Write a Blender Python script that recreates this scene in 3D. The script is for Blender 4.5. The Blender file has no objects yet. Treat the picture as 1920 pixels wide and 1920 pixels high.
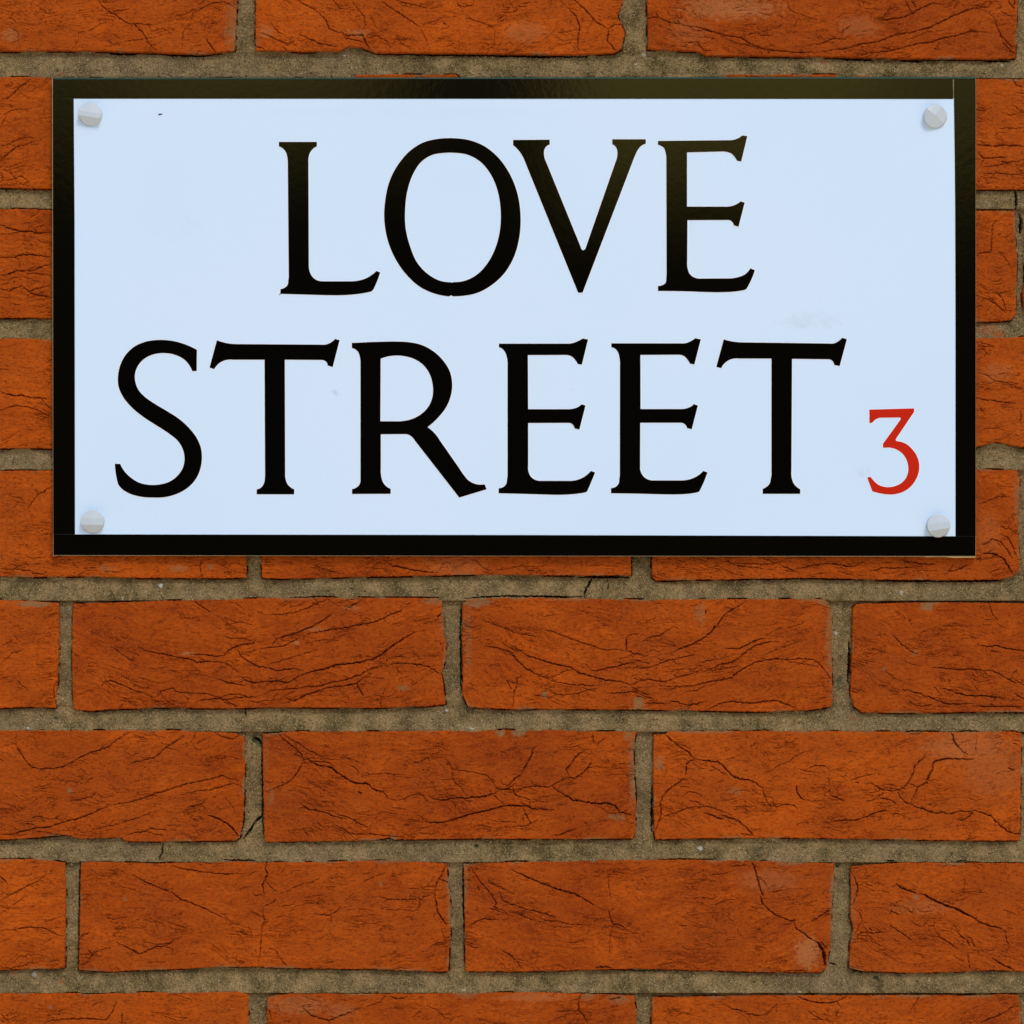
import bpy, math, random
import numpy as np
random.seed(7)
sc = bpy.context.scene
COL = sc.collection

# ------------------------------------------------------------------ camera
S = 0.000306          # metres per photo pixel at the brick face
D = 1.60              # camera distance from the brick face
ZC = 1.60             # height of the picture centre
cam = bpy.data.cameras.new('camera'); co = bpy.data.objects.new('camera', cam); COL.objects.link(co)
cam.sensor_width = 36.0; cam.lens = 36.0 * D / (1920 * S); cam.clip_start = 0.01; cam.clip_end = 200
co.location = (0, -D, ZC); co.rotation_euler = (math.radians(90), 0, 0)
sc.camera = co

# ------------------------------------------------------------------ light
SUN_EL, SUN_AZ = 52.0, 24.0      # azimuth measured from the wall's normal towards the right
world = bpy.data.worlds.new('World'); sc.world = world; world.use_nodes = True
wn, wl = world.node_tree.nodes, world.node_tree.links
wn.clear()
def WN(t, **k):
    n = wn.new(t)
    for a, b in k.items(): setattr(n, a, b)
    return n
def WM(op, a, b=None, c=None):
    n = wn.new('ShaderNodeMath'); n.operation = op
    for i, v in enumerate((a, b, c)):
        if v is None: continue
        if isinstance(v, (int, float)): n.inputs[i].default_value = v
        else: wl.new(v, n.inputs[i])
    return n.outputs[0]
def WR(v, a, b, c=0.0, d=1.0):
    n = wn.new('ShaderNodeMapRange'); n.interpolation_type = 'SMOOTHSTEP'
    wl.new(v, n.inputs[0])
    for i, q in enumerate((a, b, c, d)): n.inputs[i + 1].default_value = q
    return n.outputs[0]
out = WN('ShaderNodeOutputWorld'); 
sky = WN('ShaderNodeTexSky'); sky.sky_type = 'NISHITA'; sky.sun_disc = False
sky.sun_elevation = math.radians(SUN_EL); sky.sun_rotation = math.radians(180 - SUN_AZ)
sky.air_density = 1.0; sky.dust_density = 0.8; sky.ozone_density = 1.0
tc = WN('ShaderNodeTexCoord'); sep = WN('ShaderNodeSeparateXYZ'); wl.new(tc.outputs['Generated'], sep.inputs[0])
dx, dy, dz = sep.outputs
up = WR(dz, 0.16, 0.34)                                   # open sky above the unseen skyline band
bgs = WN('ShaderNodeBackground'); wl.new(sky.outputs[0], bgs.inputs[0]); bgs.inputs[1].default_value = 0.15
# unseen skyline: dark low down, warm glow and dark gap shaped for vinyl reflections
az = WM('DIVIDE', dx, WM('MAXIMUM', WM('ABSOLUTE', dy), 0.05))
right = WM('MULTIPLY', WR(az, 0.0, 0.035), WR(az, 0.125, 0.165, 1.0, 0.62))
left = WR(az, -0.022, -0.06, 0.0, 0.72)
leftfade = WR(az, -0.20, -0.11, 0.35, 1.0)
lowmask = WM('ADD', WM('MULTIPLY', WR(dz, 0.088, 0.156), right), WM('MULTIPLY', WR(dz, 0.105, 0.158), WM('MULTIPLY', left, leftfade)))
wnz = WN('ShaderNodeTexNoise'); wnz.inputs['Scale'].default_value = 28; wnz.inputs['Detail'].default_value = 5
wl.new(tc.outputs['Generated'], wnz.inputs['Vector'])
lowmask = WM('MULTIPLY', lowmask, WR(wnz.outputs[0], 0.25, 0.7, 0.6, 1.15))
bgl = WN('ShaderNodeBackground'); bgl.inputs[0].default_value = (1.0, 0.80, 0.17, 1)
wl.new(WM('MULTIPLY', lowmask, 0.70), bgl.inputs[1])
bgg = WN('ShaderNodeBackground'); bgg.inputs[0].default_value = (1.0, 0.92, 0.82, 1)     # glow added from below as fill, in place of unseen pavement
wl.new(WR(dz, -0.12, -0.4, 0.0, 0.72), bgg.inputs[1])
mx = WN('ShaderNodeMixShader'); ad = WN('ShaderNodeAddShader')
wl.new(bgl.outputs[0], ad.inputs[0]); wl.new(bgg.outputs[0], ad.inputs[1])
wl.new(up, mx.inputs[0]); wl.new(ad.outputs[0], mx.inputs[1]); wl.new(bgs.outputs[0], mx.inputs[2])
wl.new(mx.outputs[0], out.inputs[0])

sl = bpy.data.lights.new('sun', 'SUN'); so = bpy.data.objects.new('sun', sl); COL.objects.link(so)
sl.energy = 0.95; sl.angle = math.radians(16); sl.color = (1.0, 0.985, 0.97)
so.location = (1, -2, 4); so.rotation_euler = (math.radians(90 - SUN_EL), 0, math.radians(SUN_AZ))
sc.view_settings.view_transform = 'Standard'; sc.view_settings.look = 'None'
sc.view_settings.gamma = 1; sc.view_settings.use_curve_mapping = False
sc.view_settings.exposure = 0.60
sc.render.engine = 'CYCLES'

# ------------------------------------------------------------------ helpers
def tag(o, label=None, cat=None, group=None, kind=None):
    if label: o['label'] = label
    if cat: o['category'] = cat
    if group: o['group'] = group
    if kind: o['kind'] = kind
def empty(name, loc):
    o = bpy.data.objects.new(name, None); COL.objects.link(o); o.location = loc; o.empty_display_size = .05
    return o
def link(name, me, mat, parent=None):
    o = bpy.data.objects.new(name, me); COL.objects.link(o)
    if mat: me.materials.append(mat)
    if parent:
        o.parent = parent; o.matrix_parent_inverse = parent.matrix_world.inverted()
    return o
def W(px, py, depth=0.0):
    """photo pixel -> world point lying `depth` metres in front of the brick face"""
    k = S * (D - depth) / D
    return ((px - 960) * k, -depth, ZC - (py - 960) * k)

class NT:
    def __init__(s, name):
        s.m = bpy.data.materials.new(name); s.m.use_nodes = True
        s.t = s.m.node_tree; s.n = s.t.nodes; s.l = s.t.links
        s.b = s.n['Principled BSDF']
    def node(s, t, ins=None, **k):
        n = s.n.new(t)
        for a, b in k.items(): setattr(n, a, b)
        for a, b in (ins or {}).items():
            if hasattr(b, 'links') or isinstance(b, bpy.types.NodeSocket): s.l.new(b, n.inputs[a])
            else: n.inputs[a].default_value = b
        return n
    def noise(s, scale, detail=4, rough=.5, vec=None, stretch=None, seed=0):
        if not hasattr(s, 'tc'): s.tc = s.node('ShaderNodeTexCoord')
        v = s.tc.outputs['Object']
        mp = s.node('ShaderNodeMapping', {'Vector': v, 'Location': (seed, seed * .7, -seed), 'Scale': stretch or (1, 1, 1)})
        return s.node('ShaderNodeTexNoise', {'Vector': mp.outputs[0], 'Scale': scale, 'Detail': detail, 'Roughness': rough}).outputs[0]
    def rng(s, v, a, b, c=0., d=1.):
        return s.node('ShaderNodeMapRange', {0: v, 1: a, 2: b, 3: c, 4: d}).outputs[0]
    def mix(s, f, a, b):
        n = s.node('ShaderNodeMix', data_type='RGBA')
        for i, v in ((0, f), (6, a), (7, b)):
            if isinstance(v, bpy.types.NodeSocket): s.l.new(v, n.inputs[i])
            else: n.inputs[i].default_value = (*v, 1) if isinstance(v, tuple) and len(v) == 3 else v
        return n.outputs[2]
    def math(s, op, a, b):
        return s.node('ShaderNodeMath', {0: a, 1: b}, operation=op).outputs[0]
    def attr(s, name):
        return s.node('ShaderNodeAttribute', attribute_name=name).outputs['Fac']
    def bump(s, h, dist, strength=1.):
        n = s.node('ShaderNodeBump', {'Height': h, 'Distance': dist, 'Strength': strength})
        s.l.new(n.outputs[0], s.b.inputs['Normal'])
    def set(s, **k):
        for a, v in k.items():
            i = s.b.inputs[a.replace('_', ' ')]
            if isinstance(v, bpy.types.NodeSocket): s.l.new(v, i)
            else: i.default_value = (*v, 1) if isinstance(v, tuple) and len(v) == 3 else v

# ------------------------------------------------------------------ materials
def mat_brick():
    q = NT('brick_clay')
    tone = q.attr('tone'); smear = q.attr('smear'); pale = q.attr('pale')
    c = q.mix(tone, (0.215, 0.0255, 0.0015), (0.52, 0.090, 0.0042))
    n1 = q.noise(26, 5, .6, seed=3)
    c = q.mix(q.rng(n1, .35, .7, 0, .42), c, (0.32, 0.058, 0.006))
    n2 = q.noise(900, 4, .7, seed=9, stretch=(.45, 1, 1))
    c = q.mix(q.rng(n2, .50, .70, 0, .85), c, (0.11, 0.015, 0.002))
    n3 = q.noise(1500, 3, .6, seed=21)
    c = q.mix(q.rng(n3, .58, .74, 0, .75), c, (0.55, 0.17, 0.03))
    n6 = q.noise(520, 5, .75, seed=27, stretch=(.5, 1, 1))
    c = q.mix(q.rng(n6, .52, .75, 0, .36), c, (0.17, 0.055, 0.005))
    c = q.mix(q.math('MULTIPLY', pale, .75), c, (0.40, 0.145, 0.045))
    n4 = q.noise(1300, 3, .6, seed=5)
    sm = q.mix(n4, (0.14, 0.08, 0.025), (0.30, 0.18, 0.075))
    n5 = q.noise(420, 4, .7, seed=8)
    f = q.math('MULTIPLY', smear, q.rng(n5, .3, .62, .25, 1.))
    c = q.mix(f, c, sm)
    q.set(Base_Color=c, Roughness=.93)
    q.b.inputs['Specular IOR Level'].default_value = .08
    h = q.math('ADD', q.noise(1700, 4, .65, seed=1, stretch=(.6, 1, 1)), q.math('MULTIPLY', q.noise(600, 3, .6, seed=2, stretch=(.35, 1, 1)), 1.5))
    q.bump(h, .00028, .55)
    return q.m
def mat_mortar():
    q = NT('sand_mortar')
    n1 = q.noise(75, 6, .72, seed=4)
    c = q.mix(q.rng(n1, .36, .62), (0.082, 0.053, 0.014), (0.295, 0.188, 0.074))
    n0 = q.noise(18, 3, .5, seed=14)
    c = q.mix(q.rng(n0, .45, .7, 0, .45), c, (0.21, 0.135, 0.07))
    n2 = q.noise(1050, 4, .75, seed=6)
    c = q.mix(q.rng(n2, .50, .66, 0, .9), c, (0.04, 0.026, 0.006))
    n3 = q.noise(1350, 3, .6, seed=16)
    c = q.mix(q.rng(n3, .56, .68, 0, .9), c, (0.42, 0.31, 0.13))
    v = q.node('ShaderNodeTexVoronoi', {'Vector': q.tc.outputs['Object'], 'Scale': 420.})
    c = q.mix(q.rng(v.outputs['Distance'], .13, .05, 0, .8), c, (0.62, 0.52, 0.36))
    c = q.mix(q.attr('pebble'), c, (0.46, 0.43, 0.34)); c = q.mix(q.attr('moss'), c, (0.03, 0.05, 0.02)); c = q.mix(q.attr('clay'), c, (0.30, 0.07, 0.01))
    q.set(Base_Color=c, Roughness=.95)
    q.b.inputs['Specular IOR Level'].default_value = .25
    h = q.math('ADD', q.noise(1150, 4, .7, seed=11), q.noise(380, 3, .6, seed=12))
    q.bump(h, .0006, .8)
    return q.m
def mat_simple(name, col, rough, spec=.5, bump=None, var=0.0):
    q = NT(name)
    c = col
    if var:
        c = q.mix(q.noise(900, 3), tuple(v * (1 - var) for v in col), tuple(v * (1 + var) for v in col))
    q.set(Base_Color=c, Roughness=rough); q.b.inputs['Specular IOR Level'].default_value = spec
    if bump: q.bump(q.noise(bump[0], 4, .6), bump[1], bump[2])
    return q.m
def mat_face():
    q = NT('white_sign_film')
    n = q.noise(7, 3, .5, seed=2)
    c = q.mix(q.rng(n, .35, .65), (0.655, 0.79, 0.905), (0.68, 0.80, 0.905))
    n1 = q.noise(1100, 3, .6, seed=7)
    c = q.mix(q.rng(n1, .5, .75, 0, .35), c, (0.62, 0.74, 0.87))
    v = q.node('ShaderNodeTexVoronoi', {'Vector': q.tc.outputs['Object'], 'Scale': 42.})
    keep = q.math('GREATER_THAN', q.noise(26, 2, .5, seed=31), .54)
    sp = q.math('MULTIPLY', q.rng(v.outputs['Distance'], .035, .012, 0, .5), keep)
    c = q.mix(sp, c, (0.25, 0.27, 0.27))
    sm = q.attr('smudge')
    c = q.mix(q.math('MULTIPLY', sm, q.rng(q.noise(160, 4, .7, seed=9), .35, .65)), c, (0.46, 0.50, 0.50))
    q.set(Base_Color=c, Roughness=.35); q.b.inputs['Specular IOR Level'].default_value = .35
    q.bump(q.noise(520, 3, .6), .00012, .35)
    return q.m
M = dict(
    brick=mat_brick(), mortar=mat_mortar(), face=mat_face(),
    black=mat_simple('black_vinyl', (0.0022, 0.0017, 0.0010), .075, .5, (230, .00012, .12)),
    tape=mat_simple('black_tape', (0.0028, 0.0022, 0.0012), .08, .5, (260, .00016, .16)),
    red=mat_simple('red_vinyl', (0.56, 0.014, 0.001), .3, .3, (300, .0001, .2)),
    halo=mat_simple('white_rim', (0.84, 0.84, 0.86), .4, .4),
    board=mat_simple('cream_board', (0.30, 0.24, 0.11), .7, .3, (400, .0004, .5), .5),
    teal=mat_simple('green_film_edge', (0.012, 0.055, 0.035), .35, .5, None, .5),
    cap=mat_simple('white_plastic', (0.54, 0.585, 0.59), .42, .4, (300, .0001, .2)),
    rust=mat_simple('rusty_ring', (0.42, 0.25, 0.12), .8, .2, None, .35),
    chip=mat_simple('bare_wood_chip', (0.55, 0.34, 0.12), .8, .2, (500, .0004, .5), .3),
    scuff=mat_simple('dark_scuff', (0.015, 0.015, 0.015), .6, .2))

# ------------------------------------------------------------------ noise (numpy)
_rng = np.random.RandomState(11)
_perm = _rng.permutation(4096).astype(np.int64)
_ang = _rng.rand(4096) * 2 * math.pi
_gx, _gy = np.cos(_ang), np.sin(_ang)
def perlin(x, y, seed=0):
    x = x + seed * 37.13; y = y + seed * 91.7
    xi = np.floor(x).astype(np.int64); yi = np.floor(y).astype(np.int64)
    xf = x - xi; yf = y - yi
    u = xf * xf * xf * (xf * (xf * 6 - 15) + 10); v = yf * yf * yf * (yf * (yf * 6 - 15) + 10)
    def g(ix, iy, fx, fy):
        h = _perm[(_perm[(ix + 7919 * 4) & 4095] + iy) & 4095]
        return _gx[h] * fx + _gy[h] * fy
    a = g(xi, yi, xf, yf); b = g(xi + 1, yi, xf - 1, yf)
    c = g(xi, yi + 1, xf, yf - 1); d = g(xi + 1, yi + 1, xf - 1, yf - 1)
    return (a + (b - a) * u + (c - a) * v + (a - b - c + d) * u * v) * 1.5
def fbm(x, y, seed=0, oct=4, gain=.5):
    t = 0; a = 1
    for i in range(oct):
        t = t + a * perlin(x * 2 ** i, y * 2 ** i, seed + i * 5); a *= gain
    return t
def sstep(x, a, b):
    t = np.clip((x - a) / (b - a), 0, 1); return t * t * (3 - 2 * t)

# ------------------------------------------------------------------ traced cracks of the brick faces
# views: name -> (x0, y0, scale); each crack = width, then points measured in that view
VIEWS = dict(a=(0, 0, 3), b=(640, 0, 3), c=(1280, 0, 3), d=(0, 140, 3.6923), e=(0, 620, 3.6923), f=(1820, 140, 3.6923),
    g=(1820, 600, 3.5556), h=(0, 1030, 4), i=(400, 1030, 4), j=(840, 1030, 4), k=(1200, 1030, 4), l=(1500, 1030, 4.5714),
    m=(0, 1350, 3.84), n=(460, 1350, 4.8), o=(820, 1350, 4.5714), p=(1190, 1350, 4.8), q=(1560, 1350, 5.3333),
    r=(0, 1590, 3.84), s=(460, 1590, 4.1739), t=(840, 1590, 4.1739), u=(1190, 1590, 4.4651), v=(1540, 1590, 5.0526))
CR = {}
CR['a'] = """2 550,0 590,50 640,80 710,125 750,132 800,180 830,235 880,285/1.5 750,132 860,138/1 430,60 470,58/1.3 640,62 730,50/1 80,68 120,70 150,55/1 80,68 60,100 20,115
1.2 410,270 440,225 440,180 480,180/1.5 1020,285 1030,180 1065,135 1085,80 1150,35 1200,15 1260,10 1350,50/1.2 580,275 640,250 700,235 760,225 880,210/1 600,150 610,180 650,200 700,230
1.2 0,150 60,155 105,185 100,225 60,245/1 390,150 330,150 300,155/2.5 1160,220 1190,265 1210,290/.8 860,140 940,110 980,70 1060,40/1 480,180 600,120/2 1670,0 1720,30 1780,60 1830,110 1850,160 1900,180 1920,185
2 1470,185 1520,205 1600,240 1640,245/1.5 1525,135 1570,185 1600,195/2 1680,190 1740,220 1800,245 1860,255 1900,262/2 1435,262 1470,268 1490,285/1.2 1590,265 1620,290/1.5 1870,0 1920,50"""
CR['b'] = """1.5 60,0 90,50 130,90 135,150 110,170/2.5 0,180 30,200 120,195 135,240 160,275/2 0,215 60,220 130,240/1.5 150,195 200,200 260,235/2 220,0 260,35 340,80 440,150/1.2 440,150 470,210 485,250/1.2 440,150 520,120 580,95 660,92
2 300,0 380,20 480,45/1.5 700,90 760,120 860,150 880,145/1.5 880,150 880,110 920,75 980,60 1010,20 1100,10/1.2 865,160 860,240 850,280/1.5 900,235 880,270 885,290/1 1040,250 1130,235 1190,180 1215,155
2 1270,40 1320,90 1340,150 1330,220 1325,310/2 1310,0 1370,50 1430,120 1500,165/2 1500,165 1530,140 1585,140/2 1505,170 1495,225 1550,290/1.5 640,0 660,30 700,38 740,25 745,0/1.2 160,80 190,140 205,165
2 575,130 590,140/1 1230,0 1260,30/1.2 320,210 330,245 400,270/2 1715,100 1780,95 1860,130 1920,135/1.5 1775,70 1778,98"""
CR['c'] = """2.2 0,140 70,150 130,165 220,195 330,210 370,240 430,265 520,285 640,292 760,295/1.8 0,240 80,235 110,270 130,305/1.5 240,215 300,240 400,262 500,290
2.2 760,295 850,280 920,272 1000,248 1100,235 1190,195 1300,178 1380,155 1440,130 1520,90 1600,55 1680,35 1710,10 1780,8/2 970,320 1040,300 1150,288 1210,275 1300,250 1400,235 1460,215 1540,200 1600,180 1650,175 1740,188
1.2 1220,245 1300,210 1370,180 1480,175/1.8 750,250 790,240 850,215 910,220 935,200/1.5 895,185 930,150 950,140/1.5 340,205 410,185 440,200 515,198/1 450,180 520,155 570,138/1 420,65 490,85 530,70 550,60
1.2 585,0 590,35 610,60 650,75 700,95 760,110/1.5 1075,105 1130,95 1165,50 1170,10/2 1080,108 1150,110 1240,98 1290,72 1350,40 1410,18 1460,22/1.5 1250,0 1270,40 1290,70/1.5 1290,0 1310,40 1310,60/1.5 1680,45 1720,40 1740,10
2 1830,0 1860,45 1870,0/1.5 1790,65 1840,90 1870,90/2 1750,100 1790,200 1840,250 1875,270/1.5 1800,230 1840,280 1870,300/1 1840,130 1875,180/1 1640,45 1720,70 1780,130"""
CR['d'] = """1.8 0,175 60,160 110,110 160,65 210,30/1.2 0,280 40,270 90,245 210,238/1.2 0,360 30,310 50,275/1.5 0,490 60,480 120,450 190,430 250,440/1.8 0,590 60,545 120,495 190,480 250,455/1.5 0,680 15,690 20,730 0,750
1.3 20,730 100,725 140,700 200,740 150,755 110,740/1.2 30,665 70,680 110,730/1.2 110,740 200,775/2.5 0,1040 60,1060 130,1080 200,1085 250,1095 350,1090/1.5 0,1100 60,1105 110,1095 180,1080
2.5 0,1265 100,1262 160,1245 240,1248 355,1262/1.2 120,1265 130,1300 135,1345/2.2 0,1392 60,1378 130,1355 220,1358 270,1335 355,1310/1.5 180,1380 260,1375 355,1390/1.8 0,1480 60,1500 100,1480 150,1460 200,1500 260,1480 355,1450
1.2 140,1500 190,1530/2.2 200,1510 270,1530 350,1540/1.2 0,1460 60,1440 120,1430/1 80,1585 150,1595/1 200,1420 280,1440/1 100,1540 0,1545/1 210,1600 300,1605 350,1620"""
CR['e'] = """2.5 0,430 60,440 110,452 150,448 220,465 320,468/1.8 280,468 320,510 355,545/1.8 0,550 60,530 110,520 200,530 260,550 355,600/1.2 290,400 350,370/1 30,350 60,370
1.8 365,1075 310,1110 260,1135 220,1185 190,1245/1.2 240,1100 262,1130/1.2 180,1560 220,1580 310,1570/1 300,1370 360,1390 350,1430/1 120,1330 200,1310"""
CR['f'] = """1.5 290,40 320,75 369,90/1 160,130 240,150/1.3 210,265 290,280 369,265/1 45,325 110,325/1.5 200,370 290,372 369,368/2.5 40,482 110,490 160,492 250,490 320,490 369,500/2 50,540 75,560 90,580 200,572 260,570/1.2 90,580 60,640
1.5 200,600 260,605 330,600 369,590/1.5 80,640 200,625 290,600/1.5 100,690 180,680 250,690 320,690 369,680/1 60,720 150,715 230,730/1.8 45,1240 90,1232 140,1225 145,1150 150,1050 180,1000/1 190,1110 210,1100
1.3 200,1235 250,1280 290,1370/1.2 190,1225 240,1245/1.8 75,1575 90,1545 130,1560 190,1600 240,1650/1.5 190,1510 230,1570 250,1640/1.2 110,1530 160,1570 200,1610"""
CR['g'] = """1.5 45,350 110,370 150,400 200,410 290,435/2 40,520 90,530 170,540 230,550 300,555/1.8 60,570 75,610/2 330,610 335,640 330,690/1.2 50,750 100,725 180,720 240,700/1 190,360 240,350/1.6 45,1235 110,1205 180,1180 250,1175
2 200,1370 245,1395 260,1370/1.5 250,1380 300,1420/1.8 60,1500 110,1490 150,1460 200,1480 245,1530 275,1590/1.8 190,1425 250,1450 290,1530 310,1590/3 80,1555 150,1555 220,1590 270,1670 290,1700/1.8 45,1590 65,1580 60,1620"""
CR['h'] = """1.5 0,148 100,148 150,125 200,100/1.8 100,148 210,155 250,180 330,185/1.3 540,75 545,110 590,145/1.2 780,170 830,165 905,170/1.6 1510,70 1500,130 1510,190 1525,215/1.2 1400,130 1490,120 1530,90/1 200,60 270,65 310,45/1 1040,100 1090,90
1.5 0,860 50,820 80,780 170,760/1.2 130,980 150,1010 210,1050/1.8 440,880 430,980 400,1040 405,1110 415,1170/1 0,980 60,950/1 100,640 150,700/1.8 1455,380 1480,410 1530,440 1580,475/1.5 1680,510 1760,545 1850,555 1915,575
1.3 1860,470 1870,500 1850,550/1.5 845,735 900,780 960,820 1010,840/2.2 1030,730 1100,760 1180,780 1240,790 1330,810 1440,830 1480,850 1540,845 1700,845/2 1400,790 1500,790 1600,800 1680,800 1710,760 1760,735 1850,705 1900,710 1920,680
2 1790,760 1800,800 1850,835 1915,870/2.2 760,1025 790,990 830,985 900,1010 980,1045 1080,1080 1135,1110 1140,1145/1 560,1110 640,1070 700,1050 760,1015/1.8 1140,1115 1180,1100 1210,1065 1300,1040 1320,1070 1420,1080 1550,1085 1640,1110
1.2 1140,1145 1220,1140 1320,1140/1.5 1370,1095 1405,1120 1400,1165 1360,1190 1230,1150/2 1630,975 1680,990 1760,1010 1830,1022/2 1450,1150 1540,1125 1640,1120 1700,1130 1770,1110 1920,1115/2 1700,1140 1770,1180
1 870,920 920,960 990,990 1050,1010/1 1060,960 1160,1000 1260,1000/1.2 1340,910 1520,912/1 1250,905 1360,925/1.2 890,1190 920,1160"""
CR['i'] = """1.8 750,120 800,135 880,165 940,180/1.2 1090,130 1140,135 1240,145 1330,155/2.5 1280,80 1345,125 1420,135 1500,155 1600,170 1680,180/1.2 1690,165 1710,125 1735,90/1.5 70,650 120,665 230,670 290,685/2 140,740 200,715 290,710 320,685
2.2 185,765 215,810 280,855 340,880 410,890 480,910 600,895 670,910/1 295,690 300,740 290,790/1.8 360,750 400,735 450,738 520,725 600,690 640,665/2.5 440,715 480,670 540,650 600,640 660,610 740,580 800,545 850,515 900,470
1.3 680,710 760,690 870,680 960,650 1040,630/2.2 680,660 720,630 800,620 870,605 960,595 1060,575 1120,560 1200,550 1260,525 1330,490 1400,465 1440,430 1490,395/1.5 830,705 920,680/1 100,400 160,400 220,440
1.8 380,490 500,490 600,475 700,445 780,405 840,380 890,370/1.5 900,410 980,385 1080,375 1150,370/1.8 1000,450 1080,400 1130,375/1 1490,540 1560,535 1620,515/2 1680,505 1710,480/1.3 390,870 500,840 620,800 720,770 790,750
3 600,975 660,945 740,915 830,900 920,870 1000,860 1100,845 1200,825 1260,790 1320,745 1380,700 1440,660 1510,620/2.5 200,1000 230,980 300,1000 430,990 560,1000 620,970/2 30,975 90,995 160,1010 230,1020/1.8 0,1105 60,1110 110,1090 190,1085 250,1105 330,1110
2.2 380,1095 430,1060 500,1055 620,1045 700,1030 800,1025 880,1000 960,985 1050,960 1110,940 1160,905 1220,890 1290,870/2.4 560,1130 640,1120 700,1090 780,1065 860,1035 960,1025 1070,1010 1095,985 1150,945 1200,930/2.5 1080,1010 1085,1035 1105,1060 1118,1100
1.6 1290,870 1305,825 1350,805 1440,805/2.2 1290,875 1360,855 1450,855 1560,870 1620,885 1670,915 1710,945/1.5 1370,880 1385,915 1415,940/1.6 1255,1180 1250,1145 1270,1090 1290,1040/2 0,1115 60,1130 110,1160 160,1180/1.5 250,1130 330,1150 400,1130 450,1140
1.5 430,1160 460,1100 480,1080/1.8 520,1110 600,1135 680,1110/1.5 1700,700 1715,730/1 1560,690 1690,685/1 1200,960 1280,970"""
CR['j'] = """1.3 195,70 240,115 290,155 340,160/1.2 340,160 440,145 530,130 680,130 740,115/1 530,130 570,100 610,95/1 1000,70 1000,160/1.2 1040,90 1035,130/1 760,160 820,180/1.5 260,535 340,560 420,590 500,625 600,645 690,660
1.8 700,600 800,620 880,655 970,690 1060,715 1130,745 1180,755 1240,750 1330,760/3 1340,665 1335,700 1340,755/1.5 1340,665 1380,640 1430,630/2 1340,760 1400,785 1460,790/2.2 280,730 370,740 440,760 490,790 520,840 580,890 640,925 720,960 800,975
2.5 490,735 540,760 600,800 680,825 760,850 850,870 920,885 980,925 1080,955 1180,980 1290,990 1380,1020/1.5 740,965 830,940 880,910 940,905/1.8 720,960 820,1000 930,1015 1060,1022 1130,1025/2 1050,910 1130,910 1200,890 1270,885 1310,860 1400,850
1.8 1370,845 1410,830 1470,850 1520,855/2 1360,890 1480,890 1560,870 1640,835 1740,815 1850,790/2 1380,1020 1430,990 1510,975 1600,995 1680,985/2 1380,1030 1420,1060 1470,1080 1520,1100/1.2 440,985 510,1010 560,1020
2 470,1195 490,1150 495,1080 515,1030 520,975 560,940/1.8 440,985 470,1040/1.8 750,1045 800,1085 830,1095 920,1090 980,1080 1050,1055 1120,1040/1.3 640,1090 700,1105 760,1110 820,1095/1 1130,1010 1130,1040/2 1190,1080 1300,1075 1390,1070 1450,1085
1.2 1370,960 1375,985/1.6 1460,690 1530,655 1590,645 1640,610 1690,585/1 1550,620 1580,590/1.2 960,440 1010,465 1050,480/1.8 1490,1150 1560,1155 1650,1160/1.5 1410,1105 1480,1120 1540,1125/1 310,880 350,865/1.2 1590,1045 1680,1050 1780,1025 1840,1020"""
CR['k'] = """2 640,75 690,110 730,125 850,135 930,145/1.8 690,100 760,105 900,110 1030,105/2 1040,110 1090,135 1160,165 1175,140/1.5 1085,155 1160,168/2.5 1175,145 1240,135 1310,115 1400,105 1500,115 1560,130 1640,120/1.2 1540,105 1660,100 1720,100
1 1180,170 1200,190/1.2 1310,185 1400,175 1430,180/2.5 210,785 250,770 330,735 420,700 480,665 530,620 580,570 620,510 655,475 700,445 760,415 800,380/2.2 640,745 740,745 800,715 870,685 940,655
2.2 450,905 480,915 560,885 590,865 690,850 740,820 800,765 870,720 940,700 1040,690/1.5 460,860 500,835 590,820/1.2 450,905 455,870/1.3 240,905 340,895 390,905 450,870/1.8 0,985 70,975 130,990 200,990 260,965 320,950 380,935 440,910
1.6 500,915 590,900 690,885 750,875/2.3 150,1020 230,1030 330,1025 410,1025 480,1000 560,990 690,965 720,935 770,895 820,870 880,845 940,830 1020,822 1110,830 1200,820 1300,830 1340,850 1380,900 1440,985/1.5 1100,845 1200,855 1290,870 1340,885
1.5 330,1070 420,1060 480,1030 560,1010/1.2 170,1045 240,1055/2 490,460 490,480/2.2 210,1160 240,1140 280,1145 320,1160 360,1170 420,1160 480,1145/2.3 510,1205 560,1175 620,1150 690,1140 760,1150 840,1158 910,1145 1000,1135 1050,1145 1110,1170 1190,1205
1.6 0,1085 50,1110 100,1120/1.2 910,800 980,770 1080,735 1200,690/1.3 940,655 1010,610 1080,580/1.2 20,1150 110,1160 190,1155"""
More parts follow.
